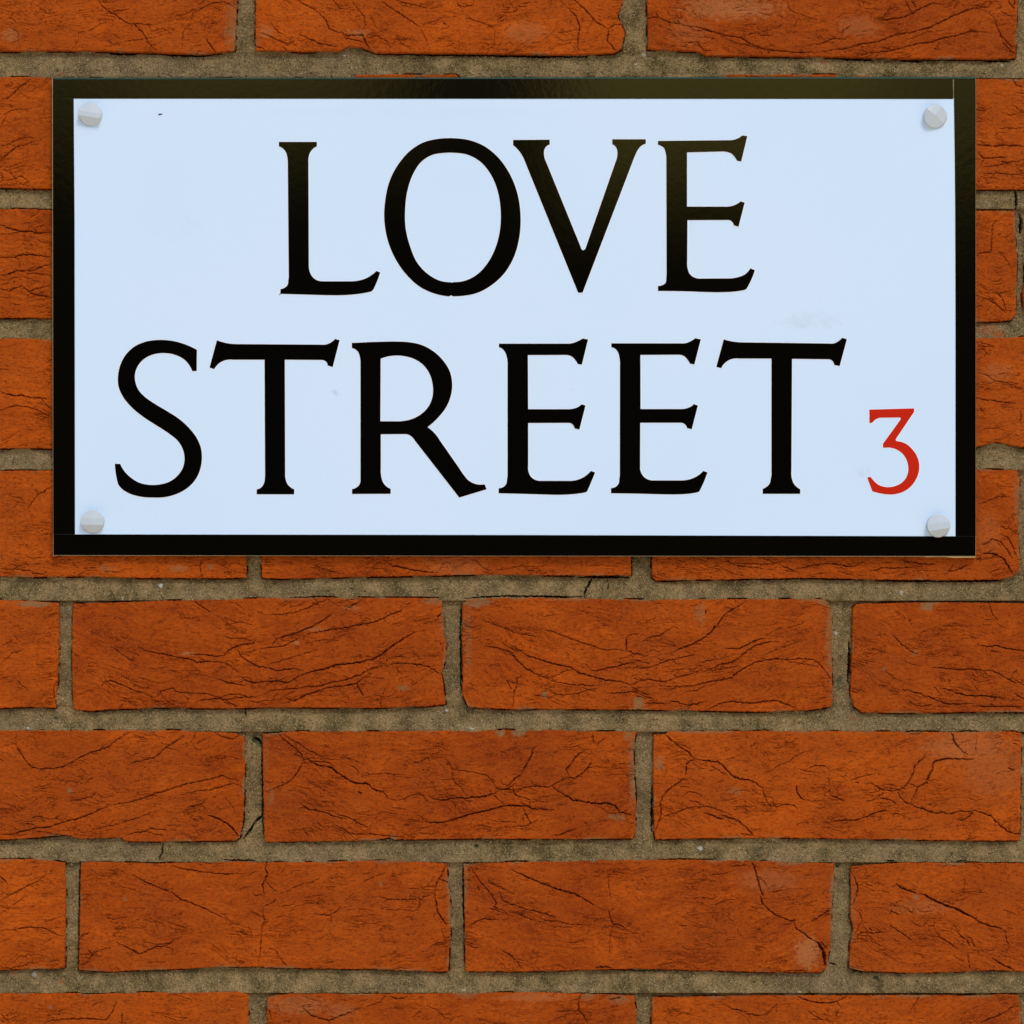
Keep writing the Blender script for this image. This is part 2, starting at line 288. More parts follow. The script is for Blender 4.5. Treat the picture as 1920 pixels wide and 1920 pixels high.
CR['l'] = """2.2 860,90 940,105 1040,125 1170,130/2 580,185 650,180 720,155 820,160 970,150/2.2 1260,185 1320,185 1380,165 1440,130/1.2 1275,190 1310,135/1.8 790,735 830,770 880,820 940,870 1020,905/1.2 890,955 960,985 1050,1000
2.2 1130,1015 1250,1020 1370,1030 1480,1030 1560,1035 1640,1040 1700,1065 1760,1100 1810,1125 1870,1145 1920,1160/1.5 1810,1115 1830,1060 1860,1040/2.5 1200,1190 1280,1205 1340,1230 1420,1250 1500,1255 1600,1260 1700,1270 1770,1280
1.2 1620,1260 1690,1245/1.5 780,1175 810,1200 840,1235/2.2 870,1200 920,1210 990,1225 1050,1250 1120,1270 1190,1300 1250,1325 1330,1325 1480,1320/2 940,1310 1000,1340 1060,1345 1140,1330/2.2 1480,1340 1600,1350 1720,1345 1860,1350 1920,1350
2.5 1520,820 1600,830 1700,830 1770,850 1850,860 1920,875/2 1640,875 1720,885/1.5 1620,470 1640,540 1690,610/1 1690,640 1760,670/1.5 1480,1160 1530,1210/2 1850,1240 1920,1280/1.5 930,600 950,640/1 500,920 560,885 680,900/1.2 1150,1180 1190,1230
1.5 1450,740 1510,760/1 1440,700 1500,740/1 700,1175 740,1180/1.2 750,1060 820,1110 880,1140"""
CR['m'] = """2 125,85 110,130 115,185 145,240 190,300 230,345 290,352 370,352 440,340 500,315 570,275 640,240 700,225 770,200 820,160 870,125 940,85/2 920,325 980,305 1050,285 1120,265 1170,220 1220,180 1290,140 1330,110/1.5 1410,90 1395,130 1370,160
1 1385,170 1400,205 1450,220/2 1560,90 1590,115 1640,138 1690,135 1720,105/1 330,430 410,425 470,440 520,435/1.5 610,465 640,430 670,415/1.8 500,585 580,575 650,555 700,520/1 480,530 580,520 650,500/2 820,610 900,600 980,580 1060,555
2.6 0,825 80,825 160,805 260,775 350,772 430,745 500,725 570,710 640,680 720,645 790,620/1.5 180,740 230,750 260,770/1.6 260,685 340,715 410,710 450,725/2 980,575 1060,550 1160,520 1250,490 1330,465 1430,445 1520,425 1600,400 1650,420 1720,440
1.8 1300,540 1400,515 1500,505 1600,480 1680,455 1740,480/2 1350,630 1400,620 1450,605 1480,575/1 1450,610 1490,650/3.2 1500,690 1550,700 1600,725 1650,760 1690,800 1720,840/2 900,830 960,815 1050,800 1080,780 1150,790 1200,790
1.6 680,790 760,770 860,745 960,715 1060,680 1130,655/1.5 1050,800 1100,820 1180,830/1.5 1370,700 1420,730/1.8 230,800 320,805 400,825 460,830/1 100,840 190,820/1.2 640,800 720,770/1.2 360,610 400,620/1 1620,560 1670,620 1700,680/1 0,280 20,290"""
CR['n'] = """2 290,125 350,175 410,230 470,280 505,310 518,350 510,390 480,450 430,520 370,570 290,605 230,625 190,645 160,635/1.8 340,125 400,170 480,215 550,265 620,295 680,330
3 520,350 560,352 600,385 650,405 710,415 775,435 830,480 890,515 940,550 1000,570 1080,570 1120,590 1140,615 1180,635 1240,650 1270,680 1275,705/1.5 520,390 580,390 600,380/1.5 600,380 680,375 750,380 800,420/1.5 880,320 920,350 970,350 1010,380 1060,405
1.3 940,405 1000,440 1020,470 1010,500/1.5 1060,470 1120,490 1250,480 1330,490 1400,488/1.8 1510,390 1580,375 1620,355 1640,345 1660,370/1 1250,355 1310,345/2.2 490,745 520,770 560,800 640,820 700,825 780,860 850,880 920,890/2 500,795 570,795
1.8 850,860 920,875 990,910 1040,940 1120,970/2 780,945 850,965 920,1010 980,1025 1080,1030 1190,1030 1290,1045 1400,1050 1440,1040/1.5 1275,705 1340,720 1420,715 1500,680 1560,655 1600,680 1635,740 1620,785/1.2 1310,785 1380,800 1460,805
1.5 1690,540 1695,600 1715,640/1.6 1640,680 1700,715 1780,720 1900,705/2.5 1620,915 1680,925 1750,925 1830,910 1900,900/1.4 1790,340 1840,400 1860,460 1870,540 1900,570/1.5 1440,1035 1540,1020 1680,1025 1750,1010/1.2 1540,980 1640,965 1740,940/3.5 1020,650 1045,665"""
CR['o'] = """2.8 0,688 100,680 170,665 240,670 300,662 350,665 400,658 450,640 490,628 530,600/1.8 235,690 300,695/3 510,585 540,595 600,590 635,595/2.4 590,575 640,530 680,490 720,470 745,420 770,370 800,310 830,240
1.5 520,580 480,540 440,490 400,465 340,455 250,440 160,430 130,420 80,370/1.3 120,430 130,500 145,530 200,580 260,650/2 640,570 650,610 665,630 690,655 740,665/2.2 665,620 710,605 720,590 780,575 850,568 930,578 980,565 1030,535 1080,510 1130,490
1 780,550 850,550/2.4 1130,490 1105,430 1140,380 1180,330 1210,290 1270,265/2.3 1130,490 1175,505 1230,470 1280,425 1330,395/3 1280,420 1320,370/1.6 1365,210 1410,175 1440,150/1.3 1280,80 1330,100 1335,170 1310,205
3 980,565 1030,610 1100,650 1170,690 1240,698 1320,712 1380,722 1440,715 1520,735 1560,790 1620,805 1700,820/1.5 1380,745 1420,760 1460,800 1540,800/2.8 0,880 80,870 150,855 190,835 260,815 340,795 400,785 470,765 540,745 610,735 700,735 770,740 830,765 900,765 990,770
1.2 150,700 150,790 155,830/1.5 480,645 530,690 580,730/1.5 700,700 760,730 800,740/1.5 740,745 745,790 730,860 740,900/2 745,790 780,850 800,880 770,910/1.5 620,920 740,910 810,880 870,860/2 980,990 1040,985 1100,960 1180,940/1.3 1250,840 1255,880 1300,900 1300,945
1 1170,700 1000,740/1.5 740,660 790,690 795,740/1 430,330 480,295/1.2 250,315 300,325"""
CR['p'] = """2.6 270,130 320,175 370,215 430,255 490,300 540,350/1.5 380,210 440,230 510,270/2.8 540,352 620,360 690,372 750,375 800,420 850,470 890,515 960,530 1030,545 1090,570 1150,610/2 1150,610 1165,680 1190,730 1230,785
1.8 1180,690 1240,700 1250,750 1275,785 1330,765 1400,765 1450,780 1475,840/2.2 540,355 490,380 465,400 465,450 455,510/2.3 455,515 400,560 340,600 290,645 250,700 230,750 240,800 230,880 200,960 180,1010/1 430,800 370,800
1.8 220,900 290,860 370,835 460,800 550,785 630,780 700,790 760,815 830,830/2.5 630,835 690,860 740,880 800,890/1 690,790 780,820 860,850/2.8 780,855 850,880 920,900 970,940 1010,970 1040,1010 1080,1045/1.5 490,645 540,650 600,680/1.5 490,725 560,740 620,775
1.6 660,410 740,440 790,480 830,498/1.4 1160,490 1240,450 1310,400 1390,380 1430,340 1500,295 1600,275/1.4 1470,440 1550,460 1630,472/2 1575,425 1640,410 1700,410 1755,440/1.2 1630,375 1650,330/2.6 1455,590 1465,660 1490,700 1530,720/1 1550,715 1600,735 1650,740
1.5 1745,510 1750,620 1765,690/2 1765,685 1820,700 1885,730/1.2 1200,550 1240,560/1.6 1700,930 1800,910 1920,910/1.4 1680,970 1780,970/1.2 880,810 980,800 1050,830/1.2 1090,800 1210,830/1.2 1640,790 1720,795/1.2 990,670 990,740/1.4 960,1020 1060,1040"""
CR['q'] = """2.6 1175,120 1210,155 1220,210 1270,280 1330,330 1350,350/1.6 1455,170 1430,270 1435,320 1420,350/2.8 1420,385 1340,395 1230,390 1130,390 1060,410 1015,430 1000,500 970,560 945,625 900,650 855,680 830,740 800,800 790,835
2.4 930,365 880,410 830,460 810,540 790,580 750,640 720,680 670,700/1.8 760,635 810,650 850,665/2.2 670,700 600,710 540,700 500,705 460,665 400,635 330,635/2 665,710 680,770 740,830 790,840/2 240,620 260,630/1.8 180,605 260,580 330,555 420,540
1 560,480 640,465/1 540,785 600,730/2 480,785 560,795 620,820 660,860/1.4 340,815 420,800 480,765 520,720/2.2 0,760 60,780 120,805/2.3 0,1020 70,1005 170,1005 260,995 340,970 400,940 480,915 560,912 600,935/2 600,945 670,940 730,940
2.4 790,840 870,880 920,890 980,920 1050,935 1120,920 1145,940 1220,935 1270,910 1330,915 1410,915/2 1410,910 1380,960 1310,1005 1260,1000/2.6 1410,915 1480,920 1530,945 1590,960 1630,1000 1690,1060 1750,1110 1830,1140 1920,1140/1.5 1330,1210 1370,1185 1450,1175
1 520,1105 620,1095 780,1105 900,1090 1000,1050/1 1600,700 1640,650/2.5 1770,485 1820,500/1 60,540 120,580 150,605/1 470,330 590,270/1 1130,510 1200,550"""
CR['r'] = """1.8 0,380 60,350 130,310 200,275 270,240 330,195/2 0,205 30,230 60,270/1.3 0,470 50,440 110,400 200,340/2 0,600 80,590 160,575 240,570 320,580 380,610 420,630 460,630/1 70,80 65,120/1.5 0,870 90,865 150,850 220,830 260,830 290,845/1 650,150 710,200
2.3 950,190 1000,220 1070,255 1150,290 1240,325 1300,370 1380,395 1460,430 1530,465 1600,500 1640,510/1 1640,515 1700,555/1.3 860,280 930,290 1020,325/2 1230,130 1330,150 1420,165 1520,180 1640,188 1760,185/1.5 1030,105 1140,120/2 570,655 600,625 640,610
2 840,680 900,710 960,745 1010,765 1070,735 1130,712 1180,712 1220,690 1255,660/1.3 1180,712 1220,720 1245,745/1.8 570,845 610,840 640,800 660,770 720,735 800,720/1.5 660,770 640,740/1.5 660,775 730,780/1 590,380 640,340 700,325/1 860,565 900,580
2.2 310,1255 380,1240 470,1235 560,1230 640,1230 760,1235 800,1195 820,1150 840,1110/2.2 875,1185 880,1265/1.5 0,1195 70,1260"""
CR['s'] = """2.4 165,120 155,160 170,200 155,250 130,290 145,360/1.2 155,255 200,310 250,350/1.6 55,355 80,375 130,370/1.8 145,460 200,435 240,405/2 145,460 135,510 148,570 130,630 120,700 120,780 110,860 100,920/1.5 260,360 330,340 400,300 460,275 520,270 580,235
1.8 230,800 270,860 320,925/1.2 250,540 310,525/2.2 540,515 600,525 665,525 710,500 745,470/2 670,525 668,585/1.6 780,420 830,370 850,350/1.5 900,290 970,240 1040,215 1100,195/1 870,200 940,200 1010,185/1 1130,230 1170,200
1.8 1040,385 1110,400 1170,405 1220,405 1330,400 1380,405 1400,380 1475,362/2.2 1475,362 1485,300 1515,240 1550,180 1560,125/2.2 1515,240 1570,265 1605,295/2.4 1480,365 1495,440 1510,510 1540,560 1580,605/1.4 1530,560 1540,640 1560,760 1580,850
1.8 1370,410 1350,480 1310,495/1 1050,480 1130,460/1.5 1080,430 1120,400/1 1360,340 1430,290 1490,240/1.2 1060,485 1230,485 1310,490/1 780,490 850,480/1.5 165,1250 200,1310 205,1350/2.4 440,1250 480,1280 510,1310 570,1330 650,1350 720,1325 790,1300 860,1270
1.3 930,1240 1000,1230 1060,1200 1090,1160 1130,1155/2.2 1130,1160 1200,1185 1270,1165/1.6 1440,1240 1500,1270 1560,1330 1600,1340/1 1390,1240 1440,1245/1.2 1380,1240 1370,1280 1300,1330/1.4 1640,1310 1610,1340 1605,1377"""
CR['t'] = """1.8 170,140 230,230 280,300 340,360 375,430 360,470 430,490 470,530 530,530/1.7 310,220 320,270 390,300 450,330 490,345/1.9 400,340 430,410 490,440 550,460 620,480 700,500 800,530 860,550/3 500,175 560,200 640,240 730,275 820,310 900,340 980,355 1060,395 1150,455
1 1150,455 1240,495/2 550,525 620,545 680,570/1.6 700,540 770,570 860,575 960,600 1050,595 1110,615/2.2 170,610 220,575 280,555 370,560/1.2 230,460 240,520/2 235,310 240,330/1.4 1245,170 1255,250 1262,350 1275,400/2 1250,470 1270,540 1290,600 1340,600 1400,645
1 1400,650 1490,670/1 1270,630 1270,700 1260,820/1.8 400,790 480,830 540,890 570,945/1 1055,170 1090,210/2.5 1160,935 1220,930 1270,940/1 830,650 840,690/1.8 320,470 440,510/2 1040,1140 1020,1200 1025,1270 1060,1310 1090,1370/2 850,1280 930,1280 1020,1275/2.5 1270,1185 1340,1175"""
CR['u'] = """2.8 975,110 1000,150 1015,210 1030,260 1045,320 1060,370 1080,410/1.8 1030,240 1080,280 1105,320/1.6 1120,370 1170,370 1225,358/2.6 1050,390 1060,440 1080,480 1130,520 1180,560 1240,585 1290,608 1330,625/3 1310,615 1340,600/2.5 1330,625 1350,670 1420,720 1490,770 1540,800
6 1540,800 1570,850 1585,900 1595,980/2 1560,790 1610,840/2 1480,620 1530,590 1590,545 1645,520/1.8 800,160 860,150 940,145/1.5 620,230 690,220 750,215/1 960,110 900,115 820,130/1 730,350 790,350/1 770,570 830,620/1 865,680 890,740/1 600,750 650,740
2 1190,1030 1250,1040 1300,1025 1380,1030 1450,1030/2 740,1310 810,1345 880,1360 950,1390 1040,1408 1110,1390 1150,1350 1190,1310/2.6 1360,1240 1420,1270 1500,1285 1560,1300 1640,1300 1690,1285 1720,1330/1.6 1690,1285 1780,1245/1.7 1440,1360 1510,1405 1580,1450/2 1685,1360 1690,1410"""
CR['v'] = """2.2 285,225 320,300 345,370 330,460 300,530 270,550/1.6 300,570 350,600 385,660 360,740 310,820/2 330,850 370,810 420,795 490,810 560,800 610,800/2 460,765 480,780/1.8 420,345 475,360/1.2 530,330 600,360/1.3 570,405 640,420/1.6 640,630 660,600 740,635
2.8 710,345 760,380 830,405 900,430/4.5 930,430 980,445 1050,485 1130,525 1200,555 1270,570 1330,605 1400,640 1460,680/2.8 1460,680 1540,720 1620,745 1700,760/1.6 1700,765 1750,800 1760,880 1775,930 1750,1010/2 630,715 690,760 750,800 820,850 870,890
1.3 1010,740 1020,800 1040,830/1.6 1010,740 1060,740 1080,705 1060,690/2 1070,770 1120,840 1170,880 1230,910 1290,965/2 1280,795 1330,840 1380,870 1400,930/2 1390,845 1420,860 1450,930/1.5 1390,990 1390,1070 1410,1150/3 1620,1045 1680,1080 1750,1120 1820,1155
1.2 1250,1020 1300,1050 1350,1080/1.2 690,870 740,890/1.2 870,800 890,830/1.4 850,700 940,745/1 1250,850 1310,890/1.2 750,1085 800,1090/1 1700,580 1800,615 1880,650/1 1340,260 1360,320 1340,450/1 640,520 670,530/1.2 570,980 620,960/1 900,920 1000,935
1.8 930,1400 900,1460 840,1550/2 1850,1480 1780,1530 1700,1580 1600,1620 1500,1667/1.2 1330,1580 1320,1630/1.2 1330,1580 1400,1545"""
# cracks and open gaps in the mortar, in photo pixels
MC = """3.5 1110,1086 1102,1100 1097,1110 1096,1120/1.5 1140,1088 1140,1105/1.5 302,1115 304,1124/2.5 459,1331 460,1344/2.5 305,1582 303,1597 298,1613/4 492,1530 477,1543 469,1556 456,1574/2 1557,1807 1571,1811/4 1906,355 1907,373 1904,392
6 1912,400 1916,411 1915,435/3 866,1128 863,1180 864,1240 864,1300/3 491,1377 491,1440 492,1500 491,1545/3.2 149,1616 148,1670 147,1720 146,1800/3 869,1624 869,1680 870,1740/3 1184,1040 1184,1082/3.4 720,100 860,101 960,103 1100,105/4 990,104 1030,105/3 1100,104 1098,106
4.5 203,98 252,100/3.5 312,101 385,104/3.5 1570,108 1640,112/3.5 1690,112 1730,114/4 1850,113 1894,114/2.5 870,1122 930,1118 1090,1119/2 500,1084 525,1087/3 1085,1082 1180,1083/2.5 1229,1089 1265,1091/4 1594,1205 1593,1270/3 1593,1225 1591,1280
2 98,354 0,352/2.2 1400,1087 1500,1084 1620,1087/2 1640,1090 1880,1090/2.2 0,1611 60,1611/2 160,1617 300,1619/2.4 500,1378 530,1372/3 1223,1480 1222,1560/2.4 1300,1820 1450,1824/2 170,1823 260,1821/2 1250,1822 1120,1819/5 480,1385 489,1395/3 540,1122 620,1119
2.5 420,1613 480,1614/2.2 1600,1822 1700,1826/3 1665,1615 1675,1615/3 1795,1615 1810,1614/2 1790,355 1920,355/2.2 0,393 40,391 98,394/2 1700,1371 1760,1371/2.4 1880,1371 1925,1376"""
N0 = -12; NN = 1956                       # raster covers pixels N0 .. N0+NN-1
def rasterise(cracks, jit=1.0, seed=5):
    R = random.Random(seed)
    dep = np.zeros((NN, NN), np.float32)
    for w, pts in cracks:
        # split into ~5 px steps with a wandering offset
        P = []
        for (x0, y0), (x1, y1) in zip(pts[:-1], pts[1:]):
            L = math.hypot(x1 - x0, y1 - y0); n = max(1, int(L / 3.6))
            for k in range(n):
                t = k / n
                P.append((x0 + (x1 - x0) * t, y0 + (y1 - y0) * t))
        P.append(pts[-1])
        P = [(x + R.uniform(-jit, jit), y + R.uniform(-jit, jit)) for x, y in P]
        m = len(P) - 1
        for k in range(m):
            (x0, y0), (x1, y1) = P[k], P[k + 1]
            f = min(1.0, .45 + 3.0 * min(k + .5, m - k - .5) / max(m, 1)) * R.uniform(.55, 1.25)
            r = w * f * .5 + .32
            dmax = .00042 + .00115 * max(w * f - .55, 0)
            dmax = min(dmax * .85, .006)
            pad = int(r + 2)
            xa, xb = int(min(x0, x1)) - pad - N0, int(max(x0, x1)) + pad + 1 - N0
            ya, yb = int(min(y0, y1)) - pad - N0, int(max(y0, y1)) + pad + 1 - N0
            xa, ya = max(xa, 0), max(ya, 0); xb, yb = min(xb, NN), min(yb, NN)
            if xa >= xb or ya >= yb: continue
            X, Y = np.meshgrid(np.arange(xa, xb) + N0, np.arange(ya, yb) + N0)
            vx, vy = x1 - x0, y1 - y0; L2 = vx * vx + vy * vy + 1e-9
            t = np.clip(((X - x0) * vx + (Y - y0) * vy) / L2, 0, 1)
            d = np.hypot(X - x0 - t * vx, Y - y0 - t * vy)
            g = dmax * np.clip((r - d) / (r * .75), 0, 1)
            dep[ya:yb, xa:xb] = np.maximum(dep[ya:yb, xa:xb], g)
    return dep
def parse(txt, v=None):
    L = []
    x0, y0, s = VIEWS[v] if v else (0, 0, 1)
    for c in txt.replace('\n', '/').split('/'):
        a = c.split()
        if len(a) < 3: continue
        L.append((float(a[0]), [(x0 + float(p.split(',')[0]) / s, y0 + float(p.split(',')[1]) / s) for p in a[1:]]))
    return L
crk = []
for v in CR: crk += parse(CR[v], v)
RB = random.Random(21)
for w, pts in list(crk):                  # small side tears leaving the main cracks
    if w < 1.4: continue
    for (xa_, ya_), (xb_, yb_) in zip(pts[:-1], pts[1:]):
        L_ = math.hypot(xb_ - xa_, yb_ - ya_)
        if RB.random() > L_ / 42: continue
        t_ = RB.random(); a_ = math.atan2(yb_ - ya_, xb_ - xa_) + RB.choice((-1, 1)) * RB.uniform(.25, .9) + RB.choice((0, math.pi))
        x_, y_ = xa_ + (xb_ - xa_) * t_, ya_ + (yb_ - ya_) * t_; br_ = [(x_, y_)]
        for _ in range(RB.randint(2, 4)):
            a_ += RB.uniform(-.35, .35); l_ = RB.uniform(3, 7)
            x_ += l_ * math.cos(a_); y_ += l_ * math.sin(a_) * .7; br_.append((x_, y_))
        crk.append((RB.uniform(.7, 1.2), br_))
CRACK = rasterise(crk, 1.0)
MCRACK = rasterise(parse(MC), 1.0, 9)
MCRACK = np.minimum(MCRACK * 2.2, .009)

# ------------------------------------------------------------------ brick outlines (photo pixels, clockwise from top-left)
def P(s): return [tuple(float(q) for q in p.split(',')) for p in s.split()]
BR = []   # (outline, fine-x intervals, fine-y interval, flow amplitude)
ALLX = [(-10, 1932)]; SIDE = [(-10, 106), (1822, 1932)]
def B(s, fx=ALLX, fy=(-10, 1932), amp=45): BR.append((P(s), fx, fy, amp))
B("-255,-112 443,-110 444,0 442,60 440,95 380,102 300,99 200,96 100,95 0,96 -255,98", fy=(-10, 110), amp=40)
B("481,-112 1170,-110 1168,5 1158,30 1172,60 1166,92 1150,99 1095,103 860,100 705,99 680,90 655,87 635,97 479,95 478,40", fy=(-10, 112), amp=60)
B("1212,-112 1908,-112 1908,20 1905,109 1850,111 1700,110 1560,107 1400,105 1325,104 1305,96 1235,94 1214,92", fy=(-10, 120), amp=70)
B("1944,-112 2640,-112 2640,100 1944,104", fy=(-10, 112))
B("-255,144 60,144 112,146 113,353 60,354 0,351 -255,352", SIDE, (140, 360), 30)
B("150,147 660,146 668,139 855,139 862,146 846,146 846,352 150,352", [(640, 880)], (135, 150))
B("880,147 1350,146 1362,139 1568,139 1568,352 880,352", [(1340, 1580)], (135, 150))
B("1604,141 1626,141 1640,147 1830,147 1920,148 2300,148 2300,355 1920,355 1604,355", SIDE, (135, 362), 20)
B("-620,392 -300,391 0,391 40,391 98,393 470,393 470,597 98,597 40,596 -300,596 -620,596", SIDE, (385, 603), 12)
B("505,393 1195,393 1195,598 505,598", [], (0, 0))
B("1232,394 1903,395 1906,470 1908,482 1905,590 1895,601 1830,604 1232,602", SIDE, (388, 610), 30)
B("1926,396 1934,395 2600,396 2600,600 1930,600 1920,575 1917,552 1922,520", ALLX, (388, 610), 30)
B("-255,636 40,634 112,636 113,841 0,841 -255,840", SIDE, (628, 848), 10)
B("150,636 846,636 846,841 150,841", [], (0, 0))
B("880,636 1568,636 1568,840 880,840", [], (0, 0))
B("1604,635 1830,634 1920,631 2300,632 2300,838 1920,838 1900,836 1870,829 1830,839 1604,840", SIDE, (626, 846), 15)
B("-260,882 0,882 98,882 460,882 463,1000 462,1084 400,1085 250,1084 150,1081 60,1083 0,1081 -260,1083", [(-10, 466)], (876, 1092), 20)
B("492,884 1184,884 1184,1000 1184,1079 1100,1080 900,1078 700,1082 520,1086 490,1083 489,1000", ALLX, (1034, 1092), 45)
B("1222,882 1830,879 1908,881 1913,900 1910,1000 1913,1060 1910,1073 1897,1082 1870,1088 1700,1088 1600,1086 1500,1084 1400,1086 1228,1089 1222,1080", ALLX, (874, 1096), 40)
B("1942,882 2640,882 2640,1090 1942,1090", [], (0, 0))
B("-600,1127 0,1124 60,1126 110,1131 111,1160 110,1230 106,1300 104,1328 60,1326 0,1328 -600,1328", ALLX, (1118, 1336), 20)
B("136,1132 200,1130 300,1126 400,1124 500,1121 610,1120 820,1121 829,1126 830,1150 833,1165 832,1190 837,1205 836,1235 828,1264 832,1290 836,1321 800,1325 700,1328 560,1327 400,1329 300,1327 200,1331 175,1334 137,1331 134,1250 135,1160", ALLX, (1112, 1342), 70)
B("876,1122 1000,1120 1200,1124 1400,1123 1540,1123 1554,1129 1561,1145 1560,1200 1561,1260 1562,1312 1558,1326 1520,1332 1450,1335 1400,1335 1300,1333 1200,1331 955,1330 878,1327 867,1303 866,1200 866,1132", ALLX, (1112, 1344), 75)
B("1606,1132 1650,1131 1760,1129 1920,1131 2300,1131 2300,1337 1900,1336 1800,1336 1700,1338 1617,1336 1601,1325 1594,1300 1597,1220 1598,1141", ALLX, (1120, 1346), 70)
B("-250,1369 0,1369 200,1369 330,1369 440,1374 455,1379 459,1390 459,1450 456,1540 449,1572 440,1577 300,1579 240,1578 231,1576 228,1571 150,1573 123,1566 60,1572 0,1575 -250,1576", ALLX, (1360, 1588), 65)
B("491,1376 550,1371 700,1371 860,1369 1000,1368 1075,1369 1085,1372 1097,1371 1194,1371 1188,1400 1190,1450 1193,1500 1192,1560 1186,1573 1100,1574 900,1573 740,1575 732,1571 726,1572 700,1576 600,1578 500,1579 495,1575 493,1480", ALLX, (1360, 1588), 55)
B("1225,1377 1246,1377 1253,1371 1400,1370 1560,1371 1780,1372 1900,1371 1916,1375 1915,1460 1913,1570 1911,1577 1750,1576 1620,1574 1500,1572 1413,1572 1300,1573 1229,1575 1226,1560 1224,1450", ALLX, (1360, 1588), 40)
B("1950,1372 2640,1374 2640,1577 1950,1577", [], (0, 0))
B("-600,1612 0,1611 60,1611 100,1614 122,1617 123,1700 121,1816 60,1818 0,1819 -600,1819", ALLX, (1602, 1828), 35)
B("151,1618 175,1615 300,1619 330,1617 450,1615 497,1617 600,1616 700,1613 800,1616 838,1619 840,1650 845,1700 845,1750 842,1800 841,1823 780,1821 700,1818 600,1817 500,1815 480,1813 400,1814 350,1817 300,1819 260,1820 200,1823 147,1819 149,1700", ALLX, (1604, 1832), 35)
B("869,1620 900,1618 1000,1615 1150,1612 1300,1612 1400,1613 1420,1614 1565,1618 1564,1650 1560,1700 1557,1780 1549,1815 1540,1824 1450,1824 1300,1820 1200,1817 1150,1818 1000,1822 872,1822 870,1700", ALLX, (1604, 1832), 50)
B("1595,1625 1625,1621 1700,1617 1920,1618 2300,1618 2300,1822 1920,1822 1860,1820 1800,1823 1700,1825 1610,1821 1592,1815 1594,1770 1600,1740 1594,1720", ALLX, (1608, 1834), 60)
B("-240,1862 0,1862 150,1862 168,1864 250,1861 400,1860 450,1859 465,1864 466,2066 -240,2066", ALLX, (1852, 1932), 40)
B("500,1870 520,1866 550,1862 700,1863 840,1862 1000,1860 1190,1866 1193,1900 1193,2066 499,2066", ALLX, (1852, 1932), 60)
B("1222,1871 1400,1867 1500,1866 1560,1867 1700,1866 1790,1866 1800,1868 1880,1864 1911,1866 1915,1900 1915,2066 1221,2066", ALLX, (1852, 1932), 60)
B("1948,1868 2640,1868 2640,2066 1948,2066", [], (0, 0))
# the same bond carried on round the picture
R_ = random.Random(3)
have = [(min(p[0] for p in b[0]), max(p[0] for p in b[0]), min(p[1] for p in b[0]), max(p[1] for p in b[0])) for b in BR]
XMIN, XMAX, YMIN, YMAX = -1500, 3420, -1600, 3300
for r in range(-8, 15):
    yt = 146 + (r - 1) * 245.3; 
    if yt > YMAX or yt < YMIN: continue
    off = 492 if r % 2 == 0 else 148
    for c in range(-4, 6):
        x0 = off + c * 733.0; x1 = x0 + 696
        x0 += R_.uniform(-4, 4); x1 += R_.uniform(-4, 4); y0 = yt + R_.uniform(-3, 3); y1 = yt + 206 + R_.uniform(-3, 3)
        cx, cy = (x0 + x1) / 2, (y0 + y1) / 2
        if any(min(x1, h[1]) - max(x0, h[0]) > 40 and min(y1, h[3]) - max(y0, h[2]) > 40 for h in have): continue
        x0, x1 = max(x0, XMIN), min(x1, XMAX)
        if x1 - x0 < 60: continue
        o = [(x0, y0), ((x0 + x1) / 2, y0 + R_.uniform(-2, 2)), (x1, y0), (x1, y1), ((x0 + x1) / 2, y1 + R_.uniform(-2, 2)), (x0, y1)]
        BR.append((o, [], (0, 0), 50))

def sdf(poly, X, Y):
    d2 = np.full(X.shape, 1e18); ins = np.zeros(X.shape, bool); n = len(poly)
    for k in range(n):
        x0, y0 = poly[k]; x1, y1 = poly[(k + 1) % n]
        vx, vy = x1 - x0, y1 - y0
        t = np.clip(((X - x0) * vx + (Y - y0) * vy) / (vx * vx + vy * vy + 1e-12), 0, 1)
        d2 = np.minimum(d2, (X - x0 - t * vx) ** 2 + (Y - y0 - t * vy) ** 2)
        if y0 != y1:
            c = ((y0 > Y) != (y1 > Y)) & (X < (x1 - x0) * (Y - y0) / (y1 - y0) + x0)
            ins ^= c
    d = np.sqrt(d2); return np.where(ins, d, -d)
def axis(lo, hi, fine, coarse):
    v = [lo]; x = lo
    while x < hi:
        step = coarse
        for a, b in fine:
            if a <= x < b: step = 1; x = float(round(x)); break
            if x < a < x + coarse: step = a - x
        x = min(x + step, hi); v.append(x)
    v = np.unique(np.array(v)); return v
SIGN = (98, 146, 1829, 1042)
